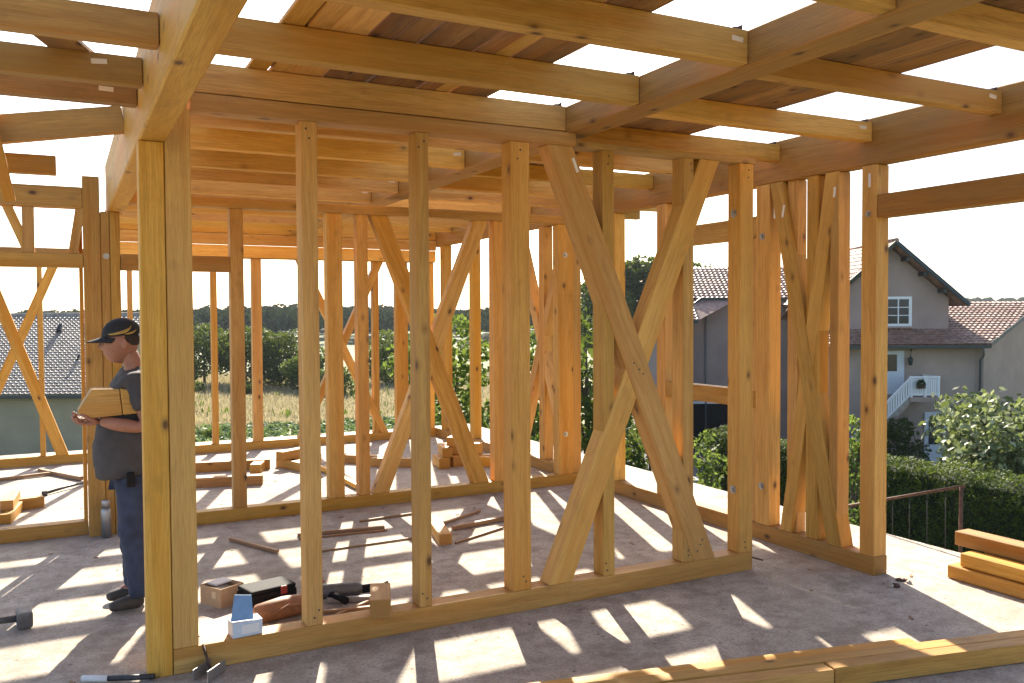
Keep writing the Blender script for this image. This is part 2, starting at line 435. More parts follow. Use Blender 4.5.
# ------------------------------------------------------------------ right wall frame (runs away from the viewer)
X3 = 4.75
W3 = empty('timber_wall_frame', (4.81, 6, 0), 'right timber wall frame running away from the viewer under the right roof beam', 'wall frame', 'open timber wall frames')
vbox('sill_plate', X3 - .002, X3 + .122, 3.98, 11.72, 0, .125, 'brown', W3)
pe = vbox('post', X3, X3 + .12, 3.985, 4.105, .125, 2.72, 'spruce', W3)
pa = vbox('post', X3, X3 + .12, 4.955, 5.10, .125, 2.72, 'spruce', W3)
vbox('stud', X3 + .003, X3 + .12, 4.482, 4.59, .125, 2.72, 'spruce', W3)
vbox('stud', X3 + .004, X3 + .12, 4.30, 4.375, .125, 2.72, 'spruce', W3)
vbox('stud', X3 + .03, X3 + .122, 4.70, 4.80, .125, 2.72, 'spruce', W3)
vbox('stud', X3 + .012, X3 + .118, 5.105, 5.2, .125, 2.328, 'spruce', W3)
timber('brace', (X3 + .057, 4.885, 2.72), (X3 + .057, 4.32, .125), .12, .13, 'spruce', W3, (1, 0, 0), (.125, 2.72))
timber('brace', (X3 + .06, 4.36, 2.72), (X3 + .06, 4.78, .125), .12, .11, 'pale', W3, (1, 0, 0), (.125, 2.72))
for y, z in ((5.03, 2.33), (5.03, .42)): washer((X3, y, z), (-1, 0, 0), pa)
washer((X3, 4.05, 2.4), (-1, 0, 0), pe, .022)
vbox('stud', X3, X3 + .12, 6.23, 6.36, .125, 2.72, 'spruce', W3)
vbox('stud', X3, X3 + .12, 7.02, 7.19, .125, 2.72, 'spruce', W3)
vbox('lintel', X3 + .005, X3 + .115, 5.1, 6.23, 2.33, 2.495, 'spruce', W3)
vbox('rail', X3 + .005, X3 + .115, 5.1, 6.23, 1.01, 1.145, 'spruce', W3)
for a, b in ((8.42, 8.54), (9.2, 9.3), (10.3, 10.42), (11.25, 11.4)):
    vbox('stud', X3, X3 + .115, a, b, .125, 2.72, 'spruce', W3)
timber('brace', (X3 + .057, 7.95, 2.72), (X3 + .057, 9.1, .125), .11, .12, 'spruce', W3, (1, 0, 0), (.125, 2.72))
timber('brace', (X3 + .06, 9.1, 2.72), (X3 + .06, 7.95, .125), .11, .12, 'spruce', W3, (1, 0, 0), (.125, 2.72))
LI = vbox('lintel', X3 + .003, X3 + .118, 1.2, 3.983, 2.37, 2.52, 'brown', W3)
pz = vbox('post', X3, X3 + .12, 1.08, 1.2, .0, 2.72, 'spruce', W3)
SP = None

def strip(pos, parent, ax, L=.09, ang=0):
    bm = bmesh.new(); box_bm(bm, (0, 0, 0), (.003, .018, L) if ax == 'x' else (.018, .003, L), Matrix.Rotation(ang, 3, 'X' if ax == 'x' else 'Y'))
    link('paper_strip', bm_mesh(bm), M['paper'], parent, Matrix.Translation(pos))
strip((X3 - .001, 4.9, 2.5), W3, 'x'); strip((X3 - .0045, 4.81, 2.5), W3, 'x', .09, .2); strip((X3 - .001, 4.04, 2.62), W3, 'x'); strip((X3 + .001, 4.335, 2.58), W3, 'x', .07, .1)
strip((2.745, Y1 - .0045, 2.64), W1, 'y', .09, -.38)
def nails(parent, pts, ax):
    for p in pts:
        bm = bmesh.new(); n = Vector((0, -1, 0)) if ax == 'y' else Vector((-1, 0, 0))
        tube_bm(bm, [Vector((0, 0, 0)), n * .003], .0055, 8)
        link('nail', bm_mesh(bm), M['iron'], parent, Matrix.Translation(p))
nl = []
for x in (1.145, 1.768, 2.373, 2.986, 3.604, 4.092):
    for dz in (.165, .205, 2.66, 2.71): nl.append((x + random.uniform(-.025, .025), Y1 + (.0 if x in (2.373, 4.092) else .003), dz + random.uniform(-.01, .01)))
for k in (-.03, .01, .04): nl.append((3.2 + k, Y1 - .003, 1.41 - k)); nl.append((3.69 + k * .6, Y1 - .003, .22 + k))
nails(W1, nl, 'y')
# ------------------------------------------------------------------ main beams
def beam(x0, x1, y0, y1, z0, z1, mat, label):
    o = vbox('roof_beam', x0, x1, y0, y1, z0, z1, mat, None, .008)
    return tag(o, label, 'beam', 'main roof beams')
beam(.335, .457, .4, 7.97, 2.585, 3.0, 'pale', 'deep pale roof beam running from the man\'s pillar over the nearest corner post')
beam(2.685, 2.868, .4, 11.52, 2.828, 2.99, 'brown', 'grey weathered middle roof beam with joists hung on both of its sides')
beam(4.75, 4.872, .4, 11.7, 2.722, 3.03, 'brown', 'brown right roof beam over the right wall frame, against the open sky')

# ------------------------------------------------------------------ joists
def joist(x0, x1, y, z0, z1, mat, label, grp, tagx=None, shoe=None):
    o = vbox('joist', x0, x1, y, y + .08, z0, z1, mat)
    tag(o, label, 'joist', grp)
    if tagx is not None:
        bm = bmesh.new(); box_bm(bm, (0, 0, 0), (.062, .003, .022), Matrix.Rotation(random.uniform(-.1, .1), 3, 'Y'))
        link('paper_tag', bm_mesh(bm), M['sticker'], o, Matrix.Translation((tagx, y - .0012, z0 + (z1 - z0) * .68)))
    if shoe is not None:
        bm = bmesh.new(); box_bm(bm, (0, 0, 0), (.045, .05, .010)); box_bm(bm, (.02, 0, .009), (.005, .05, .016))
        link('hanger', bm_mesh(bm), M['rust'], o, Matrix.Translation((shoe, y + .04, z1 + .007)))
    return o
rowsL = [1.42, 2.17, 2.93, 3.735, 4.477, 5.22, 5.94, 6.69, 7.38, 8.15, 8.92, 9.68, 10.4, 11.1]
GL = 'joists between the left and the middle beam'
for i, y in enumerate(rowsL):
    x0 = .46
    n = len(rowsL)
    lab = 'orange joist between pale left beam and grey middle beam, %s from the front' % ORD[i]
    if i == n - 1: lab = 'orange joist between left and middle beam, farthest of that row, above the farthest wall frame'
    joist(x0, 2.682, y, 2.838, 2.983, 'spruce' if i % 3 else 'pale', lab, GL, 2.62 if i in (2, 5, 6, 7, 8, 9) else None, 2.64 if i < 6 else None)
rowsR = [1.45, 2.28, 3.13, 4.02, 4.845, 5.62, 6.4, 7.18, 7.95, 8.7, 9.45, 10.2, 10.95]
GR = 'joists between the middle and the right beam'
for i, y in enumerate(rowsR):
    lab = 'orange joist between grey middle beam and brown right beam, %s from the front' % ORD[i]
    if i == len(rowsR) - 1: lab = 'orange joist between middle and right beam, farthest of that row'
    joist(2.871, 4.747, y, 2.872, 2.995, 'spruce' if i % 3 else 'pale', lab, GR, 4.66 if i in (2, 3) else None, 4.70 if i < 5 else None)
GP = 'joists left of the pale beam'
joist(-2.2, .332, 3.42, 2.735, 2.852, 'brown', 'brown joist meeting the pale beam\'s left face, nearest of those left of it', GP)
joist(-2.2, .332, 4.14, 2.76, 2.878, 'brown', 'brown joist with a paper tag meeting the pale beam\'s left face', GP, .16)
joist(-2.2, .332, 4.47, 2.745, 2.832, 'brown', 'dark lower joist close behind the tagged one, left of the pale beam', GP, .2)
joist(-2.2, .332, 2.62, 2.735, 2.852, 'brown', 'brown joist high above the viewer, left of the pale beam', GP)
o = timber('rafter', (.332, 5.52, 2.885), (-1.6, 5.52, 2.53), .08, .15, 'brown'); tag(o, 'brown sloping rafter falling leftward from the pale beam against white sky', 'rafter')
o = timber('rafter', (-.015, 5.6, 2.606), (-1.5, 5.6, 2.60), .08, .105, 'brown'); tag(o, 'short brown rafter end sticking out below the sloping rafter', 'rafter')
o = timber('batten', (-.36, 5.42, 3.02), (-.238, 5.42, 2.37), .07, .055, 'pale'); tag(o, 'thin pale batten hanging aslant at the left edge of the roof', 'batten')
o = timber('plank', (-.16, 3.5, 2.868), (.10, 4.32, 2.893), .15, .024, 'deck'); tag(o, 'rough plank lying slantwise across the two joists left of the pale beam', 'plank')

# ------------------------------------------------------------------ deck boards over the front bays
def deck(x0, x1, y0, y1, z, label, grp, t=.022, mat='deck', tilt=0):
    o = timber('deck_board', ((x0 + x1) / 2, y0, z + t / 2), ((x0 + x1) / 2 + tilt, y1, z + t / 2), x1 - x0, t, mat, None, (1, 0, 0), None, .003)
    return tag(o, label, 'board', grp)
xs = [.845, .95, 1.055, 1.225, 1.345, 1.46, 1.63, 1.74, 1.845, 1.935, 2.06, 2.18]
mats = ['pale', 'pale', 'spruce', 'deck', 'deck', 'deck', 'deck', 'deck', 'spruce', 'deck', 'deck', 'deck']
for i in range(len(xs) - 1):
    zz = 2.985 + (0.0 if mats[i] != 'spruce' else -.0)
    deck(xs[i] + .003, xs[i + 1] - .003, .9 + random.uniform(0, .2), 4.60 + random.uniform(-.03, .08), zz,
         'deck board over the front joists left of the middle beam, %s from the left' % ORD[i], 'deck boards left of the middle beam', .022, mats[i], random.uniform(-.006, .006))
for i in range(len(xs) - 1):
    deck(xs[i] + .003, xs[i + 1] - .003, 4.70, 7.6 + random.uniform(-.05, .05), 2.985,
         'deck board behind the front plate left of the middle beam, %s from the left' % ORD[i], 'deck boards left of the middle beam', .022, mats[i - 3], random.uniform(-.006, .006))
# a heap of short rough boards at the left edge of the deck
for k in range(4):
    deck(.86 + .07 * k, .98 + .07 * k, 1.2 + .05 * k, 4.5 - .03 * k, 3.009 + .024 * (k % 3), 'bark edged board stacked on the left edge of the deck, %s from the left' % ORD[k], 'bark edged boards on the deck', .022, 'brown', .01)
xr = [2.90, 3.09, 3.31, 3.53, 3.74, 3.93]
for i in range(len(xr) - 1):
    deck(xr[i] + .006, xr[i + 1] - .006, .9 + random.uniform(0, .3), 4.93 + random.uniform(-.05, .05), 2.997,
         'deck board over the front joists right of the middle beam, %s from the left' % ORD[i], 'deck boards right of the middle beam', .022, 'deck', random.uniform(-.008, .008))

# unseen eaves added beyond the right beam to shade the slab before the frame
for i, y in enumerate((7.78, 8.55, 9.3)):
    o = vbox('added_shade_rafter', 4.874, 6.15, y, y + .08, 2.872, 2.99, 'spruce')
    tag(o, 'unseen stub rafter added beyond the right beam to shade the slab, %s from the front' % ORD[i], 'rafter', 'unseen rafters added to shade the slab')
for i, (a, b) in enumerate(((5.24, 5.46), (5.47, 5.70), (5.71, 5.93), (5.94, 6.16))):
    deck(a, b, 7.72, 9.6 - .1 * i, 2.992, 'unseen eaves board added beyond the right beam to shade the slab, %s from the beam' % ORD[i], 'unseen eaves boards added to shade the slab')

for i in range(len(xr) - 1):
    deck(xr[i] + .006, xr[i + 1] - .006, 5.03, 7.6 + random.uniform(-.05, .05), 2.997,
         'deck board behind the front plate right of the middle beam, %s from the left' % ORD[i], 'deck boards right of the middle beam', .022, 'deck', random.uniform(-.008, .008))
# ------------------------------------------------------------------ timbers lying on the slab
DX, DY = Vector((.9765, -.2155, 0)), Vector((.2155, .9765, 0))
def lying(name, base, a0, a1, off, w, z, h, mat, label, cat, grp):
    p0 = Vector(base) + DX * a0 + DY * off; p1 = Vector(base) + DX * a1 + DY * off
    o = timber(name, (p0.x, p0.y, z + h / 2), (p1.x, p1.y, z + h / 2), w, h, mat, None, DY)
    return tag(o, label, cat, grp)
BASE = (3.16, 2.86, 0)
GF = 'long timbers lying in front of the wall frame'
lying('timber_beam', BASE, -2.6, -.004, .045, .085, .004, .085, 'pale', 'long pale timber at the bottom edge, ending where the next one butts it', 'timber', GF)
lying('timber_beam', BASE, .0, 2.9, .045, .085, .004, .092, 'spruce', 'long orange timber lying nearest the viewer, running out to the right', 'timber', GF)
lying('timber_beam', BASE, -2.2, 2.4, .136, .085, .003, .09, 'pale', 'long sun flecked timber lying directly behind the nearest one', 'timber', GF)
lying('timber_beam', BASE, -1.9, .62, .226, .08, .003, .08, 'spruce', 'long timber farthest back of those lying on the slab before the frame', 'timber', GF)
GS = 'timbers stacked at the slab edge'
for (x0, x1, y0, y1, z0, z1, mm, lab) in ((5.14, 5.27, 1.4, 3.73, .003, .088, 'spruce', 'yellow timber at the bottom of the stack by the slab edge'),
                                        (5.17, 5.30, 1.4, 3.66, .092, .178, 'pale', 'pale timber in the middle of the stack by the slab edge'),
                                        (5.32, 5.45, 1.4, 3.69, .003, .12, 'brown', 'brown timber at the back of the stack by the slab edge, under the topmost'),
                                        (5.31, 5.45, 1.4, 3.80, .182, .275, 'brown', 'brown timber topmost on the stack by the slab edge')):
    if z0 > .18: vbox('timber_beam', 5.33, 5.44, 1.6, 3.6, .122, .180, 'brown'); tag(COL.objects[-1], 'packing piece under the topmost timber of the stack by the slab edge', 'timber', GS)
    o = vbox('timber_beam', x0, x1, y0, y1, z0, z1, mm); tag(o, lab, 'timber', GS)

def stick(p0, p1, r, label, name='stick', mat='stick', h=None):
    o = timber(name, (p0[0], p0[1], r), (p1[0], p1[1], r * 1.15), r * 2, h or r * 1.6, mat, None, None, None, .002)
    return tag(o, label, name, 'offcuts and sticks on the slab')
stick((1.13, 6.97), (1.37, 6.43), .016, 'short lath lying aslant on the room floor behind the left studs')
stick((1.62, 6.86), (2.30, 6.74), .016, 'brown lath lying flat on the room floor behind the second stud')
stick((1.60, 6.75), (2.30, 6.68), .008, 'thin dark stick beside the brown lath on the room floor')
stick((1.65, 6.32), (2.40, 6.35), .008, 'thin crooked stick lying nearer the sill on the room floor')
stick((2.2, 7.08), (2.72, 7.13), .010, 'dark stick below the cross brace of the middle frame')
stick((2.72, 6.62), (3.25, 6.93), .012, 'thin stick slanting up behind the third stud')
stick((2.78, 6.45), (3.32, 6.55), .020, 'yellow lath lying beside the timber offcut in the room')
stick((2.63, 6.05), (3.16, 6.3), .009, 'bent twig nearest the front post on the room floor')
def block(x, y, z, s, rz, label, mat='spruce', grp='timber offcuts'):
    c = Vector((x, y, z + s[2] / 2)); d = Vector((math.cos(rz), math.sin(rz), 0)) * s[0] / 2
    o = timber('timber_block', c - d, c + d, s[1], s[2], mat, None, (-math.sin(rz), math.cos(rz), 0))
    return tag(o, label, 'offcut', grp)
block(2.60, 6.27, 0, (.42, .1, .085), 1.35, 'square timber offcut on the room floor beside the second stud')
block(1.525, 4.55, .126, (.30, .112, .105), 1.245, 'timber offcut lying across the front sill, its end towards the viewer', 'pale')
block(1.5, 9.27, 0, (.66, .11, .10), -.26, 'nearer of the two long offcuts behind the middle frame', 'brown')
block(1.62, 10.2, 0, (.95, .11, .11), -.2, 'farther of the two long offcuts behind the middle frame', 'brown')
block(1.93, 10.0, 0, (.35, .12, .1), 1.2, 'short offcut at the end of the farther long offcut')
for k, (x, y, z, s, rz) in enumerate(((2.3, 9.95, 0, (.5, .12, .1), 1.9), (2.42, 10.15, 0, (.5, .12, .1), 1.2), (2.35, 10.1, .1, (.45, .11, .1), .6), (2.55, 10.35, 0, (.4, .12, .1), 2.2))):
    block(x, y, z, s, rz, 'offcut in the loose heap left of the middle frame brace, ' + ['nearest the viewer', 'at its right', 'lying on top', 'farthest back'][k], 'pale')
hp = ((3.85, 9.25, 0, (.35, .13, .12), 1.4), (4.0, 9.3, 0, (.3, .12, .12), 1.7), (4.2, 9.2, 0, (.5, .13, .12), -.5), (3.92, 9.3, .121, (.4, .12, .11), 1.3), (4.15, 9.3, .121, (.45, .12, .12), -.4),
      (3.4, 9.5, 0, (.6, .12, .1), -.6), (3.2, 9.85, 0, (.7, .12, .1), -.7), (4.35, 9.0, 0, (.5, .12, .11), -.6), (4.3, 9.45, 0, (.3, .12, .12), .4), (4.05, 9.28, .244, (.4, .12, .1), .9))
for k, a in enumerate(hp):
    block(*a[:3], a[3], a[4], 'offcut of the heap behind the middle frame brace, ' + ('at floor level, %s from the left' % ORD[[1, 2, 4, 0, 0, 0, 0, 5, 3, 0][k]] if k not in (3, 4, 5, 6, 9) else {3: 'second layer left', 4: 'second layer right', 5: 'lying apart left of it', 6: 'slanting apart farthest left', 9: 'topmost of all'}[k]), ['spruce', 'pale', 'brown'][k % 3])
block(-.43, 8.72, 0, (.55, .09, .085), 1.45, 'offcut under the small pile left of the pillar, right one', 'spruce')
block(-.53, 8.78, 0, (.5, .09, .085), 1.62, 'offcut under the small pile left of the pillar, left one', 'brown')
block(-.44, 8.86, .086, (.5, .1, .085), 1.5, 'offcut on top of the small pile left of the pillar', 'pale')
block(-.36, 9.05, 0, (.35, .1, .1), .2, 'short offcut crossing behind the small pile left of the pillar', 'brown')
stick((-.26, 11.1), (.15, 10.3), .025, 'sawn lath lying aslant on the left floor beyond the pillar')
stick((-1.3, 10.5), (-.1, 10.85), .02, 'long lath on the left floor under the far cross brace')
o = stick((2.57, 9.65), (2.6, 8.4), .03, 'pale plank end lying behind the middle frame sill', 'plank', 'pale')

# iron bar left of the pillar
bm = bmesh.new(); tube_bm(bm, [(-.19, 9.63, .02), (.0, 9.85, .03), (.34, 10.2, .03)], .014, 8)
bmesh.ops.create_cube(bm, size=.05, matrix=Matrix.Translation((-.19, 9.62, .025)))
o = link('crowbar', bm_mesh(bm), M['iron']); tag(o, 'black iron crowbar lying on the left floor before the pillar', 'crowbar')

# ------------------------------------------------------------------ thermos, boxes, tools
t = empty('thermos_flask', (.275, 7.56, 0), 'silver steel thermos flask standing at the foot of the pillar', 'flask')
bm = bmesh.new(); tube_bm(bm, [(0, 0, 0), (0, 0, .21), (0, 0, .235)], [.037, .037, .031], 20)
link('body', bm_mesh(bm), M['steel'], t, Matrix.Translation((.275, 7.56, 0)))
bm = bmesh.new(); tube_bm(bm, [(0, 0, .235), (0, 0, .295), (0, 0, .3)], [.032, .030, .026], 20)
link('cup', bm_mesh(bm), M['steel'], t, Matrix.Translation((.275, 7.56, 0)))

def open_carton(loc, rz, s, th, mats, name, label, flapcol):
    t = empty(name, loc, label, 'box', None, rz)
    mw = Matrix.Translation(loc) @ Matrix.Rotation(rz, 4, 'Z')
    bm = bmesh.new()
    box_bm(bm, (0, 0, th / 2), (s[0], s[1], th))
    for sx in (-1, 1): box_bm(bm, (sx * (s[0] - th) / 2, 0, th + (s[2] - th) / 2), (th, s[1], s[2] - th))
    for sy in (-1, 1): box_bm(bm, (0, sy * (s[1] - th) / 2, th + (s[2] - th) / 2), (s[0] - 2 * th, th, s[2] - th))
    link('carton', bm_mesh(bm), mats[0], t, mw)
    return t, mw
t, mw = open_carton((.835, 5.50, 0), .52, (.17, .19, .115), .004, [M['card']], 'cardboard_box', 'small brown cardboard box with white contents, behind the corner post', None)
bm = bmesh.new(); box_bm(bm, (-.03, -.045, .1), (.10, .08, .012), Matrix.Rotation(.1, 3, 'X'), 0)
link('opening_shade', bm_mesh(bm), M['cardshade'], t, mw)  # dark slab painting in the shade of the box's opening
bm = bmesh.new(); box_bm(bm, (.02, .05, .112), (.12, .085, .01))
link('paper', bm_mesh(bm), M['paper'], t, mw)
bm = bmesh.new(); box_bm(bm, (-.0862, -.03, .07), (.0015, .035, .04))
link('sticker', bm_mesh(bm), M['sticker'], t, mw)
t, mw = open_carton((.80, 4.545, .126), .10, (.15, .095, .075), .003, [M['paleblue']], 'screw_box', 'small white and blue screw box with raised blue lid on the front sill', None)
bm = bmesh.new(); box_bm(bm, (0, 0, .07), (.143, .088, .004)); link('screws', bm_mesh(bm), M['paper'], t, mw)
bm = bmesh.new(); box_bm(bm, (.012, -.0495, .036), (.09, .0015, .045)); link('printed_panel', bm_mesh(bm), M['paper'], t, mw)
bm = bmesh.new()
v = [bm.verts.new(p) for p in ((-.075, -.01, .075), (.035, -.03, .075), (.035, .0, .19), (-.045, .02, .20))]
f = bm.faces.new(v); ex = bmesh.ops.extrude_face_region(bm, geom=[f])
bmesh.ops.translate(bm, vec=(0, .003, 0), verts=[e for e in ex['geom'] if isinstance(e, bmesh.types.BMVert)])
link('lid', bm_mesh(bm), M['bluecard'], t, mw)

# loose sheet of cardboard under the screw box side
bm = bmesh.new(); box_bm(bm, (0, 0, .004), (.36, .3, .004)); bevel(bm, .001)
o = link('cardboard_sheet', bm_mesh(bm), M['sticker'], None, Matrix.Translation((.79, 5.05, 0)) @ Matrix.Rotation(.3, 4, 'Z')); tag(o, 'pale flattened cardboard sheet on the floor behind the front sill', 'cardboard')
# black tool case with red clasps
t = empty('tool_case', (1.07, 5.33, 0), 'black plastic tool case with red latch lying on the room floor', 'tool case', None, .25)
mw = Matrix.Translation((1.07, 5.33, 0)) @ Matrix.Rotation(.25, 4, 'Z')
bm = bmesh.new(); box_bm(bm, (0, 0, .05), (.30, .2, .098)); bevel(bm, .015, 2); link('case', bm_mesh(bm), M['black'], t, mw)
bm = bmesh.new(); box_bm(bm, (0, 0, .112), (.29, .19, .026)); bevel(bm, .01, 2); link('lid', bm_mesh(bm), M['black'], t, mw)
bm = bmesh.new(); box_bm(bm, (.06, -.103, .1), (.04, .012, .05)); bevel(bm, .003); link('latch', bm_mesh(bm), M['toolred'], t, mw)
bm = bmesh.new(); tube_bm(bm, [(-.07, -.1, .06), (-.06, -.13, .06), (.01, -.13, .06), (.02, -.1, .06)], .009, 8); link('handle', bm_mesh(bm), M['black'], t, mw)
# leather tool pouch
t = empty('tool_pouch', (1.10, 5.0, 0), 'brown leather tool pouch lying beside the black tool case', 'pouch', None, .22)
mw = Matrix.Translation((1.10, 5.02, 0)) @ Matrix.Rotation(.22, 4, 'Z')
bm = bmesh.new(); tube_bm(bm, [(-.17, 0, .055), (-.15, 0, .062), (0, .01, .066), (.15, 0, .062), (.17, 0, .05)], [.04, .056, .062, .058, .035], 14); link('pouch', bm_mesh(bm), M['leather'], t, mw)
bm = bmesh.new(); tube_bm(bm, [(-.1, -.06, .06), (0, -.068, .10), (.12, -.055, .07)], .007, 6); link('strap', bm_mesh(bm), M['leather'], t, mw)
bm = bmesh.new(); tube_bm(bm, [(.12, .02, .09), (.25, .06, .13)], [.012, .01], 8); tube_bm(bm, [(.25, .06, .13), (.30, .075, .145)], .006, 6); link('chisel', bm_mesh(bm), M['toolred'], t, mw)
# nail gun
t = empty('nail_gun', (1.5, 5.2, 0), 'grey nail gun with black grip lying on the floor behind the second stud', 'nail gun', None, -.12)
mw = Matrix.Translation((1.52, 5.19, 0)) @ Matrix.Rotation(-.1, 4, 'Z')
bm = bmesh.new(); tube_bm(bm, [(-.17, .02, .055), (-.14, .02, .055), (.06, .02, .05), (.10, .02, .05)], [.03, .045, .045, .03], 14); link('body', bm_mesh(bm), M['grey'], t, mw)
bm = bmesh.new(); box_bm(bm, (.02, -.07, .02), (.30, .03, .035), Matrix.Rotation(-.22, 3, 'Z')); bevel(bm, .004); link('magazine', bm_mesh(bm), M['steel'], t, mw)
bm = bmesh.new(); tube_bm(bm, [(-.10, .0, .045), (-.06, -.08, .045), (-.03, -.15, .04)], [.022, .02, .024], 10); link('handle', bm_mesh(bm), M['black'], t, mw)
bm = bmesh.new(); box_bm(bm, (.13, .02, .045), (.07, .03, .05)); bevel(bm, .006); link('nose', bm_mesh(bm), M['black'], t, mw)
bm = bmesh.new(); box_bm(bm, (-.19, .02, .055), (.05, .07, .075)); bevel(bm, .012, 2); link('cap', bm_mesh(bm), M['black'], t, mw)
stick((1.30, 5.0), (1.62, 4.93), .012, 'thin lath leaning in the tools behind the second stud')
stick((1.36, 4.90), (1.66, 5.08), .010, 'thin lath crossing the other among the tools')
# pencil lines of cable
bm = bmesh.new(); tube_bm(bm, [(1.62, 5.16, .05), (1.70, 5.2, .03), (1.80, 5.22, .06)], .007, 6)
o = link('power_cable', bm_mesh(bm), M['black']); tag(o, 'short black cable trailing from the nail gun', 'cable')
# sledge hammer at the left edge
t = empty('sledge_hammer', (-.3, 5.62, 0), 'grey sledge hammer lying at the left edge of the slab', 'hammer')
bm = bmesh.new(); tube_bm(bm, [(-1.0, 5.72, .03), (-.26, 5.60, .05)], .019, 10); link('handle', bm_mesh(bm), M['grey'], t, Matrix.Identity(4))
bm = bmesh.new(); box_bm(bm, (-.225, 5.6, .05), (.08, .15, .09), Matrix.Rotation(.1, 3, 'Z')); bevel(bm, .016, 2); link('head', bm_mesh(bm), M['grey'], t, Matrix.Identity(4))
# dark bar at the bottom edge
t = empty('paint_roller_handle', (.2, 4.5, 0), 'dark bar with a pale top lying before the corner post', 'bar')
bm = bmesh.new(); tube_bm(bm, [(.05, 4.60, .02), (.16, 4.54, .02)], .016, 8); link('grip', bm_mesh(bm), M['paper'], t, Matrix.Identity(4))
bm = bmesh.new(); tube_bm(bm, [(.16, 4.54, .02), (.36, 4.46, .02)], .014, 8); link('shaft', bm_mesh(bm), M['iron'], t, Matrix.Identity(4))
# folded steel joist hanger
t = empty('joist_hanger', (.62, 4.4, 0), 'bright steel joist hanger lying at the foot of the corner post', 'bracket', None, .5)
mw = Matrix.Translation((.60, 4.385, 0)) @ Matrix.Rotation(.85, 4, 'Z')
bm = bmesh.new(); box_bm(bm, (0, 0, .004), (.14, .075, .003)); link('seat', bm_mesh(bm), M['steel'], t, mw)
for sy in (-1, 1):
    bm = bmesh.new(); box_bm(bm, (0, sy * .039, .03), (.15, .003, .055)); link('flange', bm_mesh(bm), M['steel'], t, mw)
bm = bmesh.new(); tube_bm(bm, [(.585, 4.478, .13), (.60, 4.44, .06), (.615, 4.42, .006)], .007, 8)
o = link('threaded_rod', bm_mesh(bm), M['rust']); tag(o, 'rusty threaded rod leaning on the front sill by the corner post', 'rod')
bm = bmesh.new(); tube_bm(bm, [(4.13, 4.46, .09), (4.17, 4.40, .08)], .006, 6)
o = link('long_nail', bm_mesh(bm), M['rust']); tag(o, 'rusty nail sticking out of the front sill\'s right end', 'nail')
# puddle-like hole in the slab with rubble
for k in range(9):
    bm = bmesh.new(); bmesh.ops.create_icosphere(bm, subdivisions=1, radius=random.uniform(.012, .03))
    for v in bm.verts: v.co = Vector((v.co.x, v.co.y, v.co.z * .6)) + noise.noise_vector(v.co * 40 + Vector((k, 0, 0))) * .008
    a = random.uniform(0, 6.28)
    o = link('concrete_crumb', bm_mesh(bm), M['rust'] if k % 2 else M['concrete'], None, Matrix.Translation((4.74 + .1 * math.cos(a), 3.8 + .05 * math.sin(a), .008)))
    tag(o, 'small dark crumb of rubble on the slab before the right post', 'crumb', 'rubble crumbs before the right post')
# chips and shavings lying about
for k in range(70):
    x, y = random.uniform(-.5, 5.4), random.uniform(2.8, 11)
    bm = bmesh.new(); L = random.uniform(.015, .05)
    box_bm(bm, (0, 0, 0), (L, L * .35, .004), Matrix.Rotation(random.uniform(-.1, .1), 3, 'Y'))
    o = link('wood_chip', bm_mesh(bm), M['stick'], None, Matrix.Translation((x, y, .005)) @ Matrix.Rotation(random.uniform(0, 3.1), 4, 'Z'))
    tag(o, 'tiny wood chip on the concrete slab', 'chip', 'wood chips on the slab')

# stair railing on the slab side
t = empty('stair_railing', (5.83, 4.4, -.1), 'rusty iron stair railing at the right slab edge before the hedge', 'railing')
bm = bmesh.new(); tube_bm(bm, [(5.83, 5.6, -.02), (5.83, 4.10, .476)], .012, 8); link('handrail', bm_mesh(bm), M['rust'], t, Matrix.Identity(4))
for y, zt in ((4.125, .465), (5.5, .01)):
    bm = bmesh.new(); tube_bm(bm, [(5.83, y, -.2), (5.83, y, zt)], .014, 8); box_bm(bm, (5.795, y, -.15), (.06, .04, .06)); link('post', bm_mesh(bm), M['rust'], t, Matrix.Identity(4))
for k in range(8):
    y = 4.25 + k * .155
    bm = bmesh.new(); tube_bm(bm, [(5.83, y, -.19), (5.83, y, .47 - (y - 4.1) * .331)], .003, 6); link('baluster', bm_mesh(bm), M['iron'], t, Matrix.Identity(4))
bm = bmesh.new(); tube_bm(bm, [(5.83, 5.6, -.19), (5.83, 4.1, -.19)], .008, 6); link('bottom_rail', bm_mesh(bm), M['iron'], t, Matrix.Identity(4))

# ------------------------------------------------------------------ the land
def ss(a, b, x):
    t = max(0.0, min(1.0, (x - a) / (b - a))); return t * t * (3 - 2 * t)
GZ = -5.2
def hz(x, y):
    r = math.hypot(x, y); az = math.degrees(math.atan2(x, y))
    z = GZ - 1.3 * ss(30, 70, y - .35 * x)
    wl = ss(-60, -20, az) * ss(60, 30, az)
    z += (2.0 + 2.6 * math.exp(-((az - 15) / 6.0) ** 2)) * ss(230, 430, r) * wl
    z += 13 * ss(500, 900, r) * ss(38, 50, az) * ss(120, 80, az)
    if r > 60: z += noise.noise(Vector((x * .01, y * .01, 0))) * min(1.5, (r - 60) * .01)
    return z

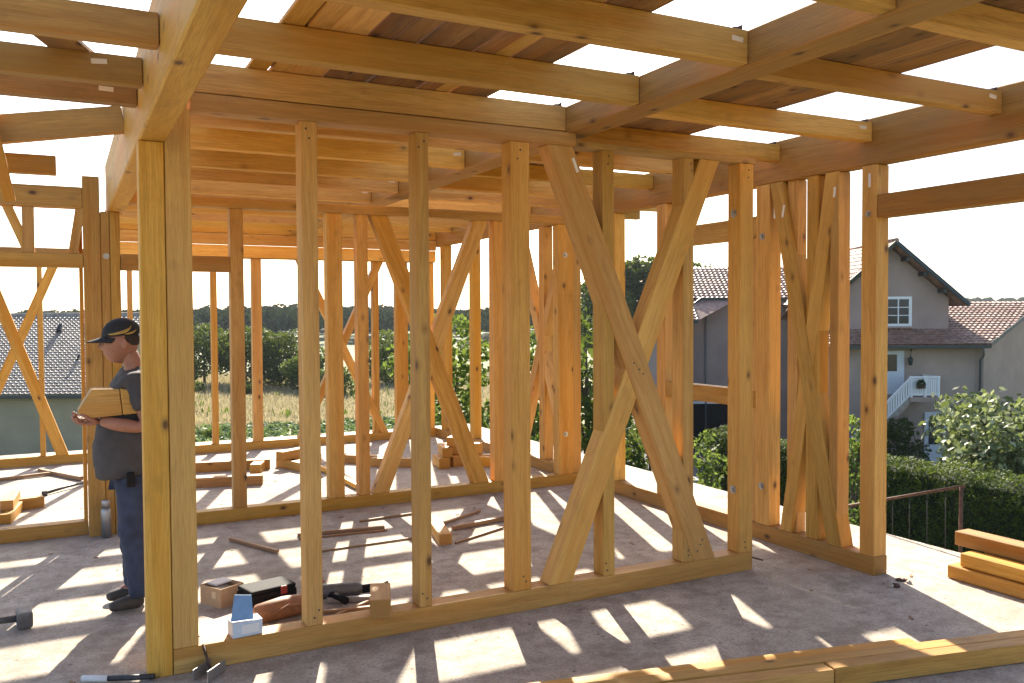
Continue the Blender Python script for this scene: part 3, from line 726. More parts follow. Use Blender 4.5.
def ground_material():
    m, nt, b, out = newmat('field_ground')
    g = N(nt, 'NewGeometry')
    ln = N(nt, 'VectorMath', operation='LENGTH'); nt.links.new(g.outputs['Position'], ln.inputs[0])
    no = N(nt, 'TexNoise', Scale=.06, Detail=6.0); nt.links.new(g.outputs['Position'], no.inputs['Vector'])
    n2 = N(nt, 'TexNoise', Scale=1.4, Detail=8.0, Roughness=.7); nt.links.new(g.outputs['Position'], n2.inputs['Vector'])
    ma = N(nt, 'Math', operation='MULTIPLY_ADD'); nt.links.new(no.outputs[0], ma.inputs[0]); ma.inputs[1].default_value = 26.0
    nt.links.new(ln.outputs['Value'], ma.inputs[2])
    mr = N(nt, 'MapRange'); nt.links.new(ma.outputs[0], mr.inputs[0]); mr.inputs[1].default_value = 0; mr.inputs[2].default_value = 260
    c = ramp(nt, mr.outputs[0], [(.0, (.075, .125, .03)), (.20, (.09, .13, .035)), (.25, (.16, .15, .065)), (.29, (.38, .33, .19)), (.50, (.40, .35, .21)), (.56, (.16, .17, .06)), (.8, (.26, .24, .12)), (1, (.10, .13, .05))])
    c = mixc(nt, ramp(nt, n2.outputs[0], [(.4, G(.5)), (.62, G(0))]), c, (.05, .065, .02))
    nt.links.new(c, b.inputs['Base Color'])
    b.inputs['Roughness'].default_value = .95
    bp = N(nt, 'Bump', Strength=.6, Distance=.15); nt.links.new(n2.outputs[0], bp.inputs['Height']); nt.links.new(bp.outputs[0], b.inputs['Normal'])
    return m
radii = [0, 8, 16, 24, 32, 40, 50, 60, 70, 80, 95, 110, 130, 150, 180, 210, 240, 270, 300, 330, 360, 400, 440, 500, 600, 750, 900, 1100, 1500, 2200, 3500]
NA = 180
verts, faces = [(0, 0, hz(0, 1e-3))], []
for r in radii[1:]:
    for k in range(NA):
        a = 2 * math.pi * k / NA; x, y = r * math.sin(a), r * math.cos(a)
        verts.append((x, y, hz(x, y)))
for k in range(NA): faces.append((0, 1 + (k + 1) % NA, 1 + k))
for i in range(len(radii) - 2):
    for k in range(NA):
        a, b_ = 1 + i * NA + k, 1 + i * NA + (k + 1) % NA
        faces.append((a, b_, b_ + NA, a + NA))
me = bpy.data.meshes.new('m'); me.from_pydata(verts, [], faces)
for p in me.polygons: p.use_smooth = True
o = link('ground_terrain', me, ground_material()); tag(o, kind='structure')

# ------------------------------------------------------------------ plants
def rdir():
    while True:
        v = Vector((random.uniform(-1, 1), random.uniform(-1, 1), random.uniform(-1, 1)))
        if .05 < v.length < 1: return v.normalized()

def add_leaf(V, F, p, n, s, asp=.55):
    a = rdir(); u = n.cross(a)
    if u.length < 1e-3: u = n.orthogonal()
    u.normalize(); w = n.cross(u)
    i = len(V)
    V.extend([p - u * s, p + w * s * asp, p + u * s, p - w * s * asp]); F.append((i, i + 1, i + 2, i + 3))

def leaves_mesh(blobs, n, size, jag=.30, inner=.35, freq=1.6, flat=.6):
    V, F = [], []
    wts = [b[1][0] * b[1][2] for b in blobs]
    for _ in range(n):
        c, r = random.choices(blobs, wts)[0]
        d = rdir()
        nz = noise.noise(Vector(c) * 3.1 + d * freq * 1.5) + .5 * noise.noise(Vector(c) + d * freq * 4)
        if nz < -.28 and random.random() < .75: continue          # gaps in the crown
        f = 1 + jag * nz
        f *= 1 - inner * random.random() ** 2.2
        p = Vector(c) + Vector((d.x * r[0], d.y * r[1], d.z * r[2])) * f
        nn = (d * flat + rdir()).normalized()
        add_leaf(V, F, p, nn, size * random.uniform(.6, 1.3))
    me = bpy.data.meshes.new('m'); me.from_pydata(V, [], F); return me

def tree(name, x, y, top, rad, leafn, size, mat, label, cat='tree', group=None, trunk=.28, nb=7, squash=1.0, base=None, jag=.30, lump=1.0):
    zb = hz(x, y) if base is None else base
    H = top - zb
    t = empty(name, (x, y, zb), label, cat, group)
    bm = bmesh.new()
    lean = Vector((random.uniform(-.1, .1), random.uniform(-.1, .1), 0)) * H * .3
    tr = max(.03, H * .018)
    tube_bm(bm, [(0, 0, -.2), lean * .3 + Vector((0, 0, H * .25)), lean * .7 + Vector((0, 0, H * .55)), lean + Vector((0, 0, H * .85))], [tr * 1.3, tr, tr * .7, tr * .25], 8)
    blobs = []
    for k in range(nb):
        a = 2 * math.pi * (k + random.random() * .6) / nb
        h = random.uniform(trunk + .12, .86)
        env = math.sin(math.pi * min(1, max(.12, (h - trunk * .6) / (1.08 - trunk * .6)))) ** .7
        rr = rad * (.30 + .25 * random.random()) * lump
        c = Vector((math.cos(a) * rad * .62 * env, math.sin(a) * rad * .62 * env, H * h))
        blobs.append((c, (rr, rr, rr * .85 * squash)))
        tube_bm(bm, [lean * h * .7 + Vector((0, 0, H * max(.2, h - .25))), c * .5 + Vector((0, 0, H * h * .48)), c], [tr * .5, tr * .35, tr * .1], 6)
    blobs.append((Vector((lean.x, lean.y, H * (.93 - .3 * rad / H))), (rad * .55, rad * .55, H * .07 + rad * .28)))
    blobs.append((Vector((0, 0, H * (trunk + .34))), (rad * .66, rad * .66, H * (.70 - trunk) * .5)))
    link('trunk', bm_mesh(bm), M['bark'], t, Matrix.Translation((x, y, zb)))
    link('crown', leaves_mesh(blobs, leafn, size, jag), M[mat], t, Matrix.Translation((x, y, zb)))
    return t

YAW = 0.47673848
RT, FW = Vector((math.cos(YAW), -math.sin(YAW), 0)), Vector((math.sin(YAW), math.cos(YAW), 0))
def LF(X, D, z=0.0):                       # site grid of the neighbouring houses: X across, D away
    p = RT * X + FW * D; return Vector((p.x, p.y, z))
def ltree(name, X, D, *a, **k):
    p = LF(X, D); return tree(name, p.x, p.y, *a, **k)

GT = 'dark trees across the meadow'
ltree('broadleaf_tree', -35.8, 101, .9, 4.3, 6000, .2, 'leaf_dark', 'dark round tree across the meadow, leftmost of the row', group=GT, trunk=.12)
ltree('broadleaf_tree', -30.3, 99, .5, 4.2, 6000, .2, 'leaf_dark', 'dark tree across the meadow, second from the left of the row', group=GT, trunk=.12)
ltree('broadleaf_tree', -26.0, 97, -.1, 4.0, 6000, .2, 'leaf_dark', 'dark tree across the meadow, third from the left of the row', group=GT, trunk=.10)
ltree('broadleaf_tree', -21.6, 92, -2.0, 3.0, 5000, .19, 'leaf_mid', 'lighter green tree at the right end of the dark row', group=GT, trunk=.06)
ltree('bushy_tree', -17.8, 86, -3.2, 2.3, 3500, .17, 'leaf_mid', 'low bushy tree stepping down into the dry meadow', group=GT, trunk=.05)
ltree('bushy_tree', -33.6, 90, -5.4, 1.6, 1800, .14, 'leaf_mid', 'low bush at the foot of the leftmost dark tree', cat='bush', group=GT, trunk=.02)
ltree('bushy_tree', -26.7, 88, -5.0, 1.4, 1800, .14, 'leaf_dark', 'low round bush before the third dark tree', cat='bush', group=GT, trunk=.02)
ltree('broadleaf_tree', -14.6, 100, 0.0, 3.0, 4500, .2, 'leaf_mid', 'tall narrow tree beyond the meadow behind the middle brace', trunk=.08)
ltree('broadleaf_tree', -12.0, 104, -1.5, 3.4, 4500, .2, 'leaf_dark', 'dark tree beyond the meadow right of the narrow one', trunk=.08)
ltree('bushy_tree', -17.5, 118, -3.0, 2.5, 2200, .2, 'leaf_mid', 'bush in the far field behind the second stud', cat='bush', trunk=.05)
GB = 'leafy trees behind the middle frame'
ltree('leafy_tree', -2.0, 26, 1.85, 1.9, 5200, .115, 'leaf_bright', 'sunlit leafy tree close behind the far frame, leftmost of three', group=GB, trunk=.08)
ltree('leafy_tree', .5, 25.5, 1.4, 1.7, 4200, .115, 'leaf_bright', 'sunlit leafy tree behind the middle frame\'s right post, middle of three', group=GB, trunk=.08)
ltree('leafy_tree', 2.4, 27, 1.7, 1.9, 4200, .115, 'leaf_mid', 'leafy tree behind the corner posts, rightmost of three', group=GB, trunk=.08)
GH = 'tall trees behind the house roof'
ltree('forest_tree', 12.5, 122, 7.6, 5.6, 10000, .34, 'leaf_mid', 'tall tree of the wood behind the house roof, leftmost', group=GH, trunk=.15)
ltree('forest_tree', 17.6, 126, 9.6, 6.2, 11000, .34, 'leaf_dark', 'tallest dark tree of the wood behind the house roof', group=GH, trunk=.12)
ltree('forest_tree', 23.2, 124, 8.8, 5.6, 10000, .34, 'leaf_mid', 'tall tree of the wood behind the house roof, third from the left', group=GH, trunk=.15)
ltree('forest_tree', 28.6, 128, 8.6, 5.4, 9000, .34, 'leaf_mid', 'tall tree of the wood behind the house roof, rightmost', group=GH, trunk=.15)
ltree('dark_shrub', 3.15, 20, -.75, 1.25, 4200, .085, 'leaf_dark', 'dark glossy shrub seen below the cross brace beside the slab', cat='shrub', trunk=.05)
ltree('young_shrub', 4.45, 19.6, -.9, .55, 700, .08, 'leaf_bright', 'light green sprigs beside the dark shrub, before the driveway', cat='shrub', trunk=.2)
ltree('silver_shrub', 17.4, 30, -1.15, 3.1, 9500, .15, 'leaf_silver', 'big pale leaved shrub rising behind the dark hedge', cat='shrub', trunk=.1, nb=20, jag=.75, lump=.72)
ltree('leafy_bush', 8.9, 22.5, -.85, .8, 1500, .085, 'leaf_bright', 'light green bush seen through the right wall frame', cat='shrub', trunk=.1)
ltree('dark_bush', 16.6, 37.3, -2.75, 1.2, 1600, .11, 'leaf_dark', 'dark bush under the white balcony stair', cat='shrub', trunk=.05)
ltree('sapling', -15.2, 44, -3.9, .55, 260, .10, 'leaf_mid', 'thin young tree standing alone in the vegetable field', cat='sapling', trunk=.55, nb=4)

# clipped hedge
def hedge(x0, x1, y0, y1, zt, label):
    zb = GZ - .2
    t = empty('clipped_hedge', ((x0 + x1) / 2, (y0 + y1) / 2, zb), label, 'hedge')
    bm = bmesh.new(); box_bm(bm, ((x0 + x1) / 2, (y0 + y1) / 2, (zb + zt) / 2 - .12), (x1 - x0 - .5, y1 - y0 - .5, zt - zb - .24)); bevel(bm, .2, 2)
    link('core', bm_mesh(bm), plain('hedge_core', (.012, .02, .006), .95, 0, .3, 6), t, Matrix.Identity(4))
    V, F = [], []
    for _ in range(52000):
        f = random.random()
        if f < .36: p = Vector((random.uniform(x0, x1), random.uniform(y0, y1), zt)); n = Vector((0, 0, 1))
        elif f < .86: p = Vector((x0, random.uniform(y0, y1), random.uniform(zb + (zt - zb) * .2, zt))); n = Vector((-1, 0, 0))
        else: p = Vector((random.uniform(x0, x1), y0, random.uniform(zb, zt))); n = Vector((0, -1, 0))
        k = noise.noise(p * .9) * .22 + noise.noise(p * 3.2) * .16
        p += n * (k - random.random() ** 2 * .22) + rdir() * .05
        add_leaf(V, F, p, (n * .7 + Vector((0, 0, .5)) + rdir()).normalized(), random.uniform(.035, .085), .3)
    me = bpy.data.meshes.new('m'); me.from_pydata(V, [], F)
    link('foliage', me, M['leaf_hedge'], t, Matrix.Identity(4))
hedge(21.2, 23.0, 6.0, 25.5, -2.62, 'long dark green clipped hedge beside the slab, in front of the house')

# far wood on the hills
def wood_mass(name, label, n, azr, rr, hgt):
    V, F = [], []
    for k in range(n):
        az = R(random.uniform(*azr)); r = random.uniform(*rr)
        x, y = r * math.sin(az), r * math.cos(az); zb = hz(x, y)
        rad = random.uniform(3.2, 5.5); h = random.uniform(*hgt)
        for _ in range(230):
            d = rdir(); d.z = abs(d.z) * 1.0 - .25
            f = 1 + .3 * noise.noise(Vector((x, y, 0)) + d * 2.5)
            p = Vector((x, y, zb + h * .55)) + Vector((d.x * rad, d.y * rad, d.z * h * .5)) * f
            add_leaf(V, F, p, (d + rdir() * .7).normalized(), random.uniform(.5, .95), .7)
    me = bpy.data.meshes.new('m'); me.from_pydata(V, [], F)
    o = link(name, me, M['leaf_far']); tag(o, label, 'wood', None, 'stuff')
wood_mass('far_wood', 'dark wood covering the low hill on the horizon', 520, (-2, 31), (250, 430), (7, 10))
wood_mass('distant_wood', 'thin line of wood on the horizon right of the house', 260, (46, 66), (640, 900), (7, 10))

# meadow and crops
def blades(name, label, mat, n, Xr, Dr, hr, wr, per=5, cond=None):
    V, F = [], []
    for _ in range(n):
        D = random.uniform(*Dr); u = random.uniform(*Xr) * D
        p = LF(u, D); zb = hz(p.x, p.y) - .05
        for _ in range(per):
            q = Vector((p.x + random.gauss(0, .35), p.y + random.gauss(0, .35), zb)); h = random.uniform(*hr); w = random.uniform(*wr)
            a = random.uniform(0, 6.28); s = Vector((math.cos(a), math.sin(a), 0)) * w; l = rdir() * h * .35
            i = len(V); V.extend([q - s, q + s, q + s * .3 + Vector((l.x, l.y, h)), q - s * .3 + Vector((l.x, l.y, h))]); F.append((i, i + 1, i + 2, i + 3))
    me = bpy.data.meshes.new('m'); me.from_pydata(V, [], F)
    o = link(name, me, M[mat]); tag(o, label, 'grass' if 'crop' not in name else 'crops', None, 'stuff')
blades('dry_meadow_grass', 'tall dry straw coloured meadow grass beyond the slab', 'straw', 9000, (-.40, -.02), (62, 116), (.3, .65), (.04, .10), 6)
blades('meadow_weeds', 'green weeds growing among the dry meadow grass', 'leaf_mid', 110, (-.40, -.02), (60, 112), (.4, 1.0), (.08, .2), 5)
blades('lawn_grass', 'short bright lawn grass before the driveway', 'grassblade', 6000, (.12, .36), (29.5, 34.5), (.05, .13), (.02, .05), 5)
V, F = [], []
for row in range(9):
    for k in range(70):
        D = 44 + row * 2.1 + random.uniform(-.5, .5); X = (-.40 + .38 * k / 70) * D + random.uniform(-.3, .3)
        if random.random() < .12: continue
        p = LF(X, D); p.z = hz(p.x, p.y) + .25; s = random.uniform(.3, .62)
        for _ in range(26):
            d = rdir(); d.z = abs(d.z)
            add_leaf(V, F, p + Vector((d.x * s, d.y * s, d.z * s * .9 - .2)), (d + rdir() * .6).normalized(), random.uniform(.10, .22), .6)
me = bpy.data.meshes.new('m'); me.from_pydata(V, [], F)
o = link('crop_plants', me, M['crop']); tag(o, 'rows of low blue green vegetable crops beyond the slab', 'crops', None, 'stuff')

# ------------------------------------------------------------------ houses
M['stucco'] = plain('pink_grey_stucco', (0.33, 0.25, 0.22), .9, 0, .13, .8, .1)
M['stucco2'] = plain('warm_stucco', (0.34, 0.27, 0.225), .9, 0, .13, .8, .1)
M['greenwall'] = plain('grey_green_render', (0.34, 0.30, 0.20), .9, 0, .12, .7, .1)
M['fascia'] = plain('dark_green_paint', (0.028, 0.04, 0.037), .5, 0, .15, 6)
M['whitepaint'] = plain('white_paint', (0.74, 0.76, 0.77), .5, 0, .04, 8)
M['bluewhite'] = plain('pale_blue_paint', (0.52, 0.58, 0.62), .5, 0, .04, 8)
M['asphalt'] = plain('asphalt', (0.055, 0.057, 0.062), .9, 0, .2, 8, .2)
M['kerb'] = plain('kerb_stone', (0.36, 0.33, 0.30), .9, 0, .15, 5, .2)
M['zinc'] = plain('zinc_pipe', (0.20, 0.215, 0.22), .45, .5, .1, 10)
def glassmat():
    m, nt, b, out = newmat('window_glass')
    b.inputs['Base Color'].default_value = (.02, .025, .03, 1); b.inputs['Roughness'].default_value = .08
    return m
M['glass'] = glassmat()
def tilemat(name, cols, rough):
    m, nt, b, out = newmat(name)
    g = N(nt, 'NewGeometry'); tc = N(nt, 'TexCoord')
    no = N(nt, 'TexNoise', Scale=1.3, Detail=6.0); nt.links.new(tc.outputs['Object'], no.inputs['Vector'])
    n2 = N(nt, 'TexNoise', Scale=4.5, Detail=2.0); nt.links.new(tc.outputs['Object'], n2.inputs['Vector'])
    c = ramp(nt, n2.outputs[0], [(.3, cols[0]), (.5, cols[1]), (.7, cols[2])])
    c = mixc(nt, ramp(nt, no.outputs[0], [(.45, G(0)), (.75, G(.5))]), c, tuple(x * .5 for x in cols[0]))
    nt.links.new(c, b.inputs['Base Color']); b.inputs['Roughness'].default_value = rough
    b.inputs['Specular IOR Level'].default_value = .5
    return m
M['tile_red'] = tilemat('red_brown_tiles', [(.22, .125, .09), (.31, .185, .14), (.40, .265, .21)], .55)
M['tile_grey'] = tilemat('grey_brown_tiles', [(.24, .20, .17), (.34, .295, .25), (.43, .38, .33)], .5)

def tile_roof(name, parent, o, u, v, rows, arange, mat, ex=.30, tw=.24, thick=.10, lift=.05, wave=.028):
    """courses of lapped tiles: o = lower corner, u = across, v = up the slope; arange(b) gives each course's ends"""
    o, u, v = Vector(o), Vector(u).normalized(), Vector(v).normalized(); n = u.cross(v)
    if n.z < 0: n = -n
    V, F = [], []
    for j in range(rows):
        b0, b1 = j * ex, (j + 1) * ex + .04
        a0, a1 = arange(b0 + ex / 2)
        if a1 - a0 < .2: continue
        nc = max(1, int((a1 - a0) / tw * 4)); base = len(V)
        for k in range(nc + 1):
            a = a0 + (a1 - a0) * k / nc
            h = wave * max(-.4, math.sin(2 * math.pi * a / tw)) + random.uniform(-.003, .003)
            V.append(o + u * a + v * b0 + n * (lift - .035 * .4 - .03)); V.append(o + u * a + v * b0 + n * (lift + h)); V.append(o + u * a + v * b1 + n * h)
        for k in range(nc):
            q = base + 3 * k
            F.append((q, q + 3, q + 4, q + 1)); F.append((q + 1, q + 4, q + 5, q + 2))
    # the boarding below closes the roof
    L = rows * ex; base = len(V)
    a0, a1 = arange(.05); a2, a3 = arange(L - .05)
    for d in (-.045, -.045 - thick):
        V.extend([o + u * a0 + n * d, o + u * a1 + n * d, o + u * a3 + v * L + n * d, o + u * a2 + v * L + n * d])
    for f in ((0, 1, 2, 3), (7, 6, 5, 4), (0, 4, 5, 1), (1, 5, 6, 2), (2, 6, 7, 3), (3, 7, 4, 0)):
        F.append(tuple(base + i for i in f))
    me = bpy.data.meshes.new('m'); me.from_pydata(V, [], F)
    return link(name, me, M[mat], parent, Matrix.Identity(4))

def prism(name, pts, depth_vec, mat, parent):
    """a solid wall: outline points pushed along depth_vec"""
    bm = bmesh.new(); a = [bm.verts.new(p) for p in pts]; c = [bm.verts.new(Vector(p) + Vector(depth_vec)) for p in pts]
    bm.faces.new(a); bm.faces.new(c[::-1])
    for i in range(len(pts)): bm.faces.new([a[i], c[i], c[(i + 1) % len(pts)], a[(i + 1) % len(pts)]])
    return link(name, bm_mesh(bm), M[mat] if isinstance(mat, str) else mat, parent, Matrix.Identity(4))
ROT = Matrix((RT, FW, Vector((0, 0, 1)))).transposed()
def sbox(name, X0, X1, D0, D1, z0, z1, mat, parent):
    bm = bmesh.new(); box_bm(bm, LF((X0 + X1) / 2, (D0 + D1) / 2, (z0 + z1) / 2), (abs(X1 - X0), abs(D1 - D0), z1 - z0), ROT)
    return link(name, bm_mesh(bm), M[mat], parent, Matrix.Identity(4))
def bar(name, p, q, w, h, mat, parent):
    o = timber(name, p, q, w, h, M[mat], parent, None, None, 0); return o

# left house: one long tiled slope and a plain wall
HL = empty('tiled_house', LF(-30, 53, -7), 'low house with a long grey tiled roof and grey green wall, left beyond the slab', 'house')
prism('wall', [LF(-44, 49.6, -7.4), LF(-23.9, 49.6, -7.4), LF(-23.9, 49.6, -2.6), LF(-44, 49.6, -2.6)], FW * 14, 'greenwall', HL)
vs_ = (FW * 9.0 + Vector((0, 0, 4.5))).normalized(); LR = math.hypot(9, 4.5)
rl = tile_roof('roof', HL, LF(-45, 49.0, -2.62), RT, vs_, 33, lambda b: (0, 21.4), 'tile_grey', LR / 33, .29, .10, .06, .045)
v2 = (-FW * 5 + Vector((0, 0, 4.5))).normalized()
tile_roof('roof', HL, LF(-45, 63.0, -2.62), RT, v2, 22, lambda b: (0, 21.4), 'tile_grey', math.hypot(5, 4.5) / 22, .29)
bm = bmesh.new(); tube_bm(bm, [LF(-45, 58.0, 1.9), LF(-23.6, 58.0, 1.9)], .12, 10); link('ridge_cap', bm_mesh(bm), M['tile_grey'], rl, Matrix.Identity(4))
sbox('gutter', -45, -23.6, 48.85, 48.99, -2.86, -2.70, 'fascia', HL)
prism('gable_wall', [LF(-23.9, 49.6, -2.62), LF(-23.9, 62.5, -2.62), LF(-23.9, 58.0, 1.5)], RT * -.3, 'greenwall', HL)
for (X, D, s) in ((-29.0, 55.7, 1.0), (-26.2, 52.5, .55)):
    c = LF(X, D, -2.62 + (D - 49) * .5 + .12)
    bm = bmesh.new(); tube_bm(bm, [c - Vector((.25 * s, 0, .35 * s)), c + Vector((0, 0, .05)), c + Vector((.12 * s, 0, .45 * s))], [.22 * s, .2 * s, .13 * s], 10)
    link('roof_vent', bm_mesh(bm), M['iron'], rl, Matrix.Identity(4))

# right house
HR = empty('gabled_house', LF(18, 42, GZ), 'pink grey house with red brown tiled roofs, gable window and white balcony, on the right', 'house')
zg = GZ - .4
AX, AZ, PT = 17.38, 4.95, .855
prism('gable_wall', [LF(AX - 2.7, 40, zg), LF(AX + 2.7, 40, zg), LF(AX + 2.7, 40, AZ - .25 - 2.7 * PT), LF(AX, 40, AZ - .25), LF(AX - 2.7, 40, AZ - .25 - 2.7 * PT)], FW * 9, 'stucco', HR)
for sx in (-1, 1):
    v = (RT * -sx * 1.0 + Vector((0, 0, PT))).normalized(); L = 3.3 * math.hypot(1, PT)
    tile_roof('gable_roof', HR, LF(AX + sx * 3.3, 39.35, AZ - 3.3 * PT), FW, v, int(L / .3), lambda b: (0, 9.4), 'tile_red', L / int(L / .3), .25)
    bar('barge_board', LF(AX + sx * 3.32, 39.33, AZ - 3.32 * PT - .05), LF(AX + sx * .0, 39.33, AZ - .05), .05, .20, 'fascia', HR)
    for k in (.55, 1.35, 2.25):
        c = LF(AX + sx * k, 39.7, AZ - k * PT - .32); bm = bmesh.new(); box_bm(bm, c, (.14, .6, .17), ROT); link('purlin_end', bm_mesh(bm), M['fascia'], HR, Matrix.Identity(4))
bm = bmesh.new(); tube_bm(bm, [LF(AX, 39.3, AZ + .05), LF(AX, 48.8, AZ + .05)], .1, 8); link('ridge_cap', bm_mesh(bm), M['tile_red'], HR, Matrix.Identity(4))
# gable window
w = sbox('window', 17.1, 18.36, 39.93, 40.0, 1.10, 2.46, 'whitepaint', HR)
for (a, c) in ((17.26, 17.70), (17.77, 18.21)): sbox('pane', a, c, 39.915, 39.935, 1.22, 2.34, 'glass', w)
for z in (1.58, 1.95): sbox('glazing_bar', 17.26, 18.21, 39.90, 39.93, z, z + .035, 'whitepaint', w)
sbox('sill', 17.0, 18.46, 39.8, 40.0, 1.02, 1.10, 'stucco2', w)
# low roof under the gable
v = (FW * 5.2 + Vector((0, 0, 1.9))).normalized(); Ln = math.hypot(5.2, 1.9); nr = 18
tile_roof('low_roof', HR, LF(14.0, 38.3, .33), RT, v, nr, lambda b: (0, 7.04 + b / Ln * 5.4), 'tile_red', Ln / nr, .25)
sbox('gutter', 14.0, 21.05, 38.14, 38.28, .14, .27, 'fascia', HR)
prism('wall', [LF(14.2, 39, zg), LF(21.3, 39, zg), LF(21.3, 39, .42), LF(14.2, 39, .42)], FW * 4.5, 'stucco2', HR)
# end wall under the raking edge of the low roof
def rake(k): return LF(21.04 + 5.4 * k, 38.75 + 5.2 * k), .36 + 1.9 * k
(pa_, za_), (pb_, zb_) = rake(0.0), rake(1.0)
pc_ = pb_ + (pb_ - pa_) * .9
prism('end_wall', [Vector((pa_.x, pa_.y, zg)), Vector((pc_.x, pc_.y, zg)), Vector((pc_.x, pc_.y, .5)), Vector((pb_.x, pb_.y, zb_ - .12)), Vector((pa_.x, pa_.y, za_ - .12))], FW * .3 - RT * .3, 'stucco2', HR)
bar('barge_board', LF(21.12, 38.32, .30), LF(26.6, 43.5, 2.22), .05, .18, 'fascia', HR)
v = (-FW * 5.2 + Vector((0, 0, 1.9))).normalized()
tile_roof('low_roof', HR, LF(14.0, 48.9, .33), RT, v, nr, lambda b: (0, 17.6 - b / Ln * 5.2), 'tile_red', Ln / nr, .25)
bm = bmesh.new(); tube_bm(bm, [LF(20.75, 38.2, .15), LF(20.9, 38.5, -.2), LF(20.95, 38.85, -.4), LF(20.95, 38.9, zg)], .055, 8); link('downpipe', bm_mesh(bm), M['zinc'], HR, Matrix.Identity(4))
# doors
d = sbox('door', 16.55, 17.58, 38.94, 39.0, -1.94, .02, 'bluewhite', HR); sbox('pane', 16.75, 17.25, 38.925, 38.945, -.9, -.15, 'glass', d)
d = sbox('door', 18.52, 19.5, 38.94, 39.0, -5.2, -2.75, 'bluewhite', HR); sbox('pane', 18.7, 19.3, 38.925, 38.945, -4.2, -3.1, 'glass', d)
# wall lamp bracket
bm = bmesh.new(); tube_bm(bm, [LF(17.95, 39, .1), LF(17.8, 38.75, .05), LF(17.75, 38.7, -.25)], .035, 8); tube_bm(bm, [LF(17.75, 38.7, -.25), LF(17.75, 38.7, -.36), LF(17.75, 38.7, -.62)], [.05, .12, .07], 8); link('wall_lamp', bm_mesh(bm), M['fascia'], HR, Matrix.Identity(4))
# balcony and stair
bl = sbox('balcony', 17.2, 18.5, 37.5, 38.99, -2.14, -1.94, 'stucco2', HR)
for X in (17.26, 17.86, 18.44): sbox('railing_post', X - .045, X + .045, 37.5, 37.59, -1.94, -1.02, 'whitepaint', bl)
sbox('top_rail', 17.2, 18.5, 37.49, 37.60, -1.1, -1.03, 'whitepaint', bl); sbox('bottom_rail', 17.2, 18.5, 37.51, 37.58, -1.86, -1.79, 'whitepaint', bl)
for k in range(12): sbox('railing_board', 17.33 + k * .094, 17.40 + k * .094, 37.52, 37.56, -1.80, -1.12, 'whitepaint', bl)
sbox('top_rail', 18.42, 18.5, 37.6, 38.99, -1.1, -1.03, 'whitepaint', bl)
for k in range(11): sbox('railing_board', 18.44, 18.48, 37.7 + k * .115, 37.78 + k * .115, -1.86, -1.1, 'whitepaint', bl)
sbox('flower_box', 17.45, 17.8, 37.36, 37.48, -1.55, -1.38, 'rust', bl)
me = leaves_mesh([(LF(17.62, 37.42, -1.33), (.24, .12, .16))], 220, .05); link('balcony_flowers', me, M['leaf_dark'], bl, Matrix.Identity(4))
st = prism('stair', [LF(17.2, 37.6, -1.96), LF(17.2, 37.6, -2.3), LF(14.3, 37.6, -5.35), LF(13.9, 37.6, -5.35)], FW * 1.2, 'stucco2', HR)
for k in range(14): sbox('step', 17.15 - .225 * (k + 1), 17.2 - .225 * k, 37.58, 38.82, -2.02 - .235 * (k + 1), -1.97 - .235 * (k), 'kerb', st)
bar('stair_rail', LF(17.26, 37.55, -1.08), LF(13.9, 37.55, -4.55), .06, .09, 'whitepaint', st); bar('stair_rail', LF(17.26, 37.55, -1.78), LF(13.9, 37.55, -5.2), .05, .07, 'whitepaint', st)
for k in range(30):
    X = 17.16 - k * .108; z = -1.08 - (17.26 - X) * 1.033; sbox('railing_board', X - .034, X + .034, 37.53, 37.57, z - .70, z, 'whitepaint', st)
# left wing of the house
prism('side_wall', [LF(6.5, 44.0, zg), LF(9.15, 44.0, zg), LF(9.15, 44.0, 1.35), LF(6.5, 44.0, 1.35)], FW * 8, 'stucco', HR)
prism('side_wall', [LF(9.15, 45.6, zg), LF(15.5, 45.6, zg), LF(15.5, 45.6, 2.4), LF(9.15, 45.6, 2.4)], FW * 6, 'stucco', HR)
v = (FW * 5.5 + Vector((0, 0, 2.9))).normalized(); Ls = math.hypot(5.5, 2.9); nr = 21
def ar(b):
    t = b / Ls
    return (6.0 + t * 3.9 - 5, (9.3 if t < .36 else 16) - 5)
tile_roof('side_roof', HR, LF(5, 43.5, 1.42), RT, v, nr, ar, 'tile_red', Ls / nr, .25, .02)
bar('fascia_board', LF(9.15, 44.9, 2.0), LF(9.9, 45.5, 2.5), .06, .16, 'fascia', HR); bar('fascia_board', LF(9.9, 45.5, 2.45), LF(16, 45.5, 2.45), .06, .16, 'fascia', HR)
bar('fascia_board', LF(5.9, 43.45, 1.33), LF(9.3, 43.45, 1.33), .06, .16, 'fascia', HR)
bm = bmesh.new(); tube_bm(bm, [LF(10.15, 45.5, 2.3), LF(10.15, 45.5, zg)], .05, 8); link('downpipe', bm_mesh(bm), M['zinc'], HR, Matrix.Identity(4))
g = sbox('garage_opening_shade', 9.4, 12.2, 45.52, 45.6, -5.2, -3.0, 'black', HR)  # black panel standing for the shade inside the garage opening
sbox('door_frame', 9.3, 12.3, 45.5, 45.58, -3.0, -2.88, 'whitepaint', g)
# driveway and kerb
def flat(name, X0, X1, D0, D1, z, mat):
    me = bpy.data.meshes.new('m'); me.from_pydata([LF(X0, D0, z), LF(X1, D0, z), LF(X1, D1, z), LF(X0, D1, z)], [], [(0, 1, 2, 3)])
    o = link(name, me, M[mat]); tag(o, kind='structure')
flat('driveway', 3, 21, 36.2, 45.4, GZ + .02, 'asphalt')
sb = sbox('driveway_kerb', 3, 21, 35.4, 36.2, GZ - .1, GZ + .12, 'kerb', None); tag(sb, kind='structure')

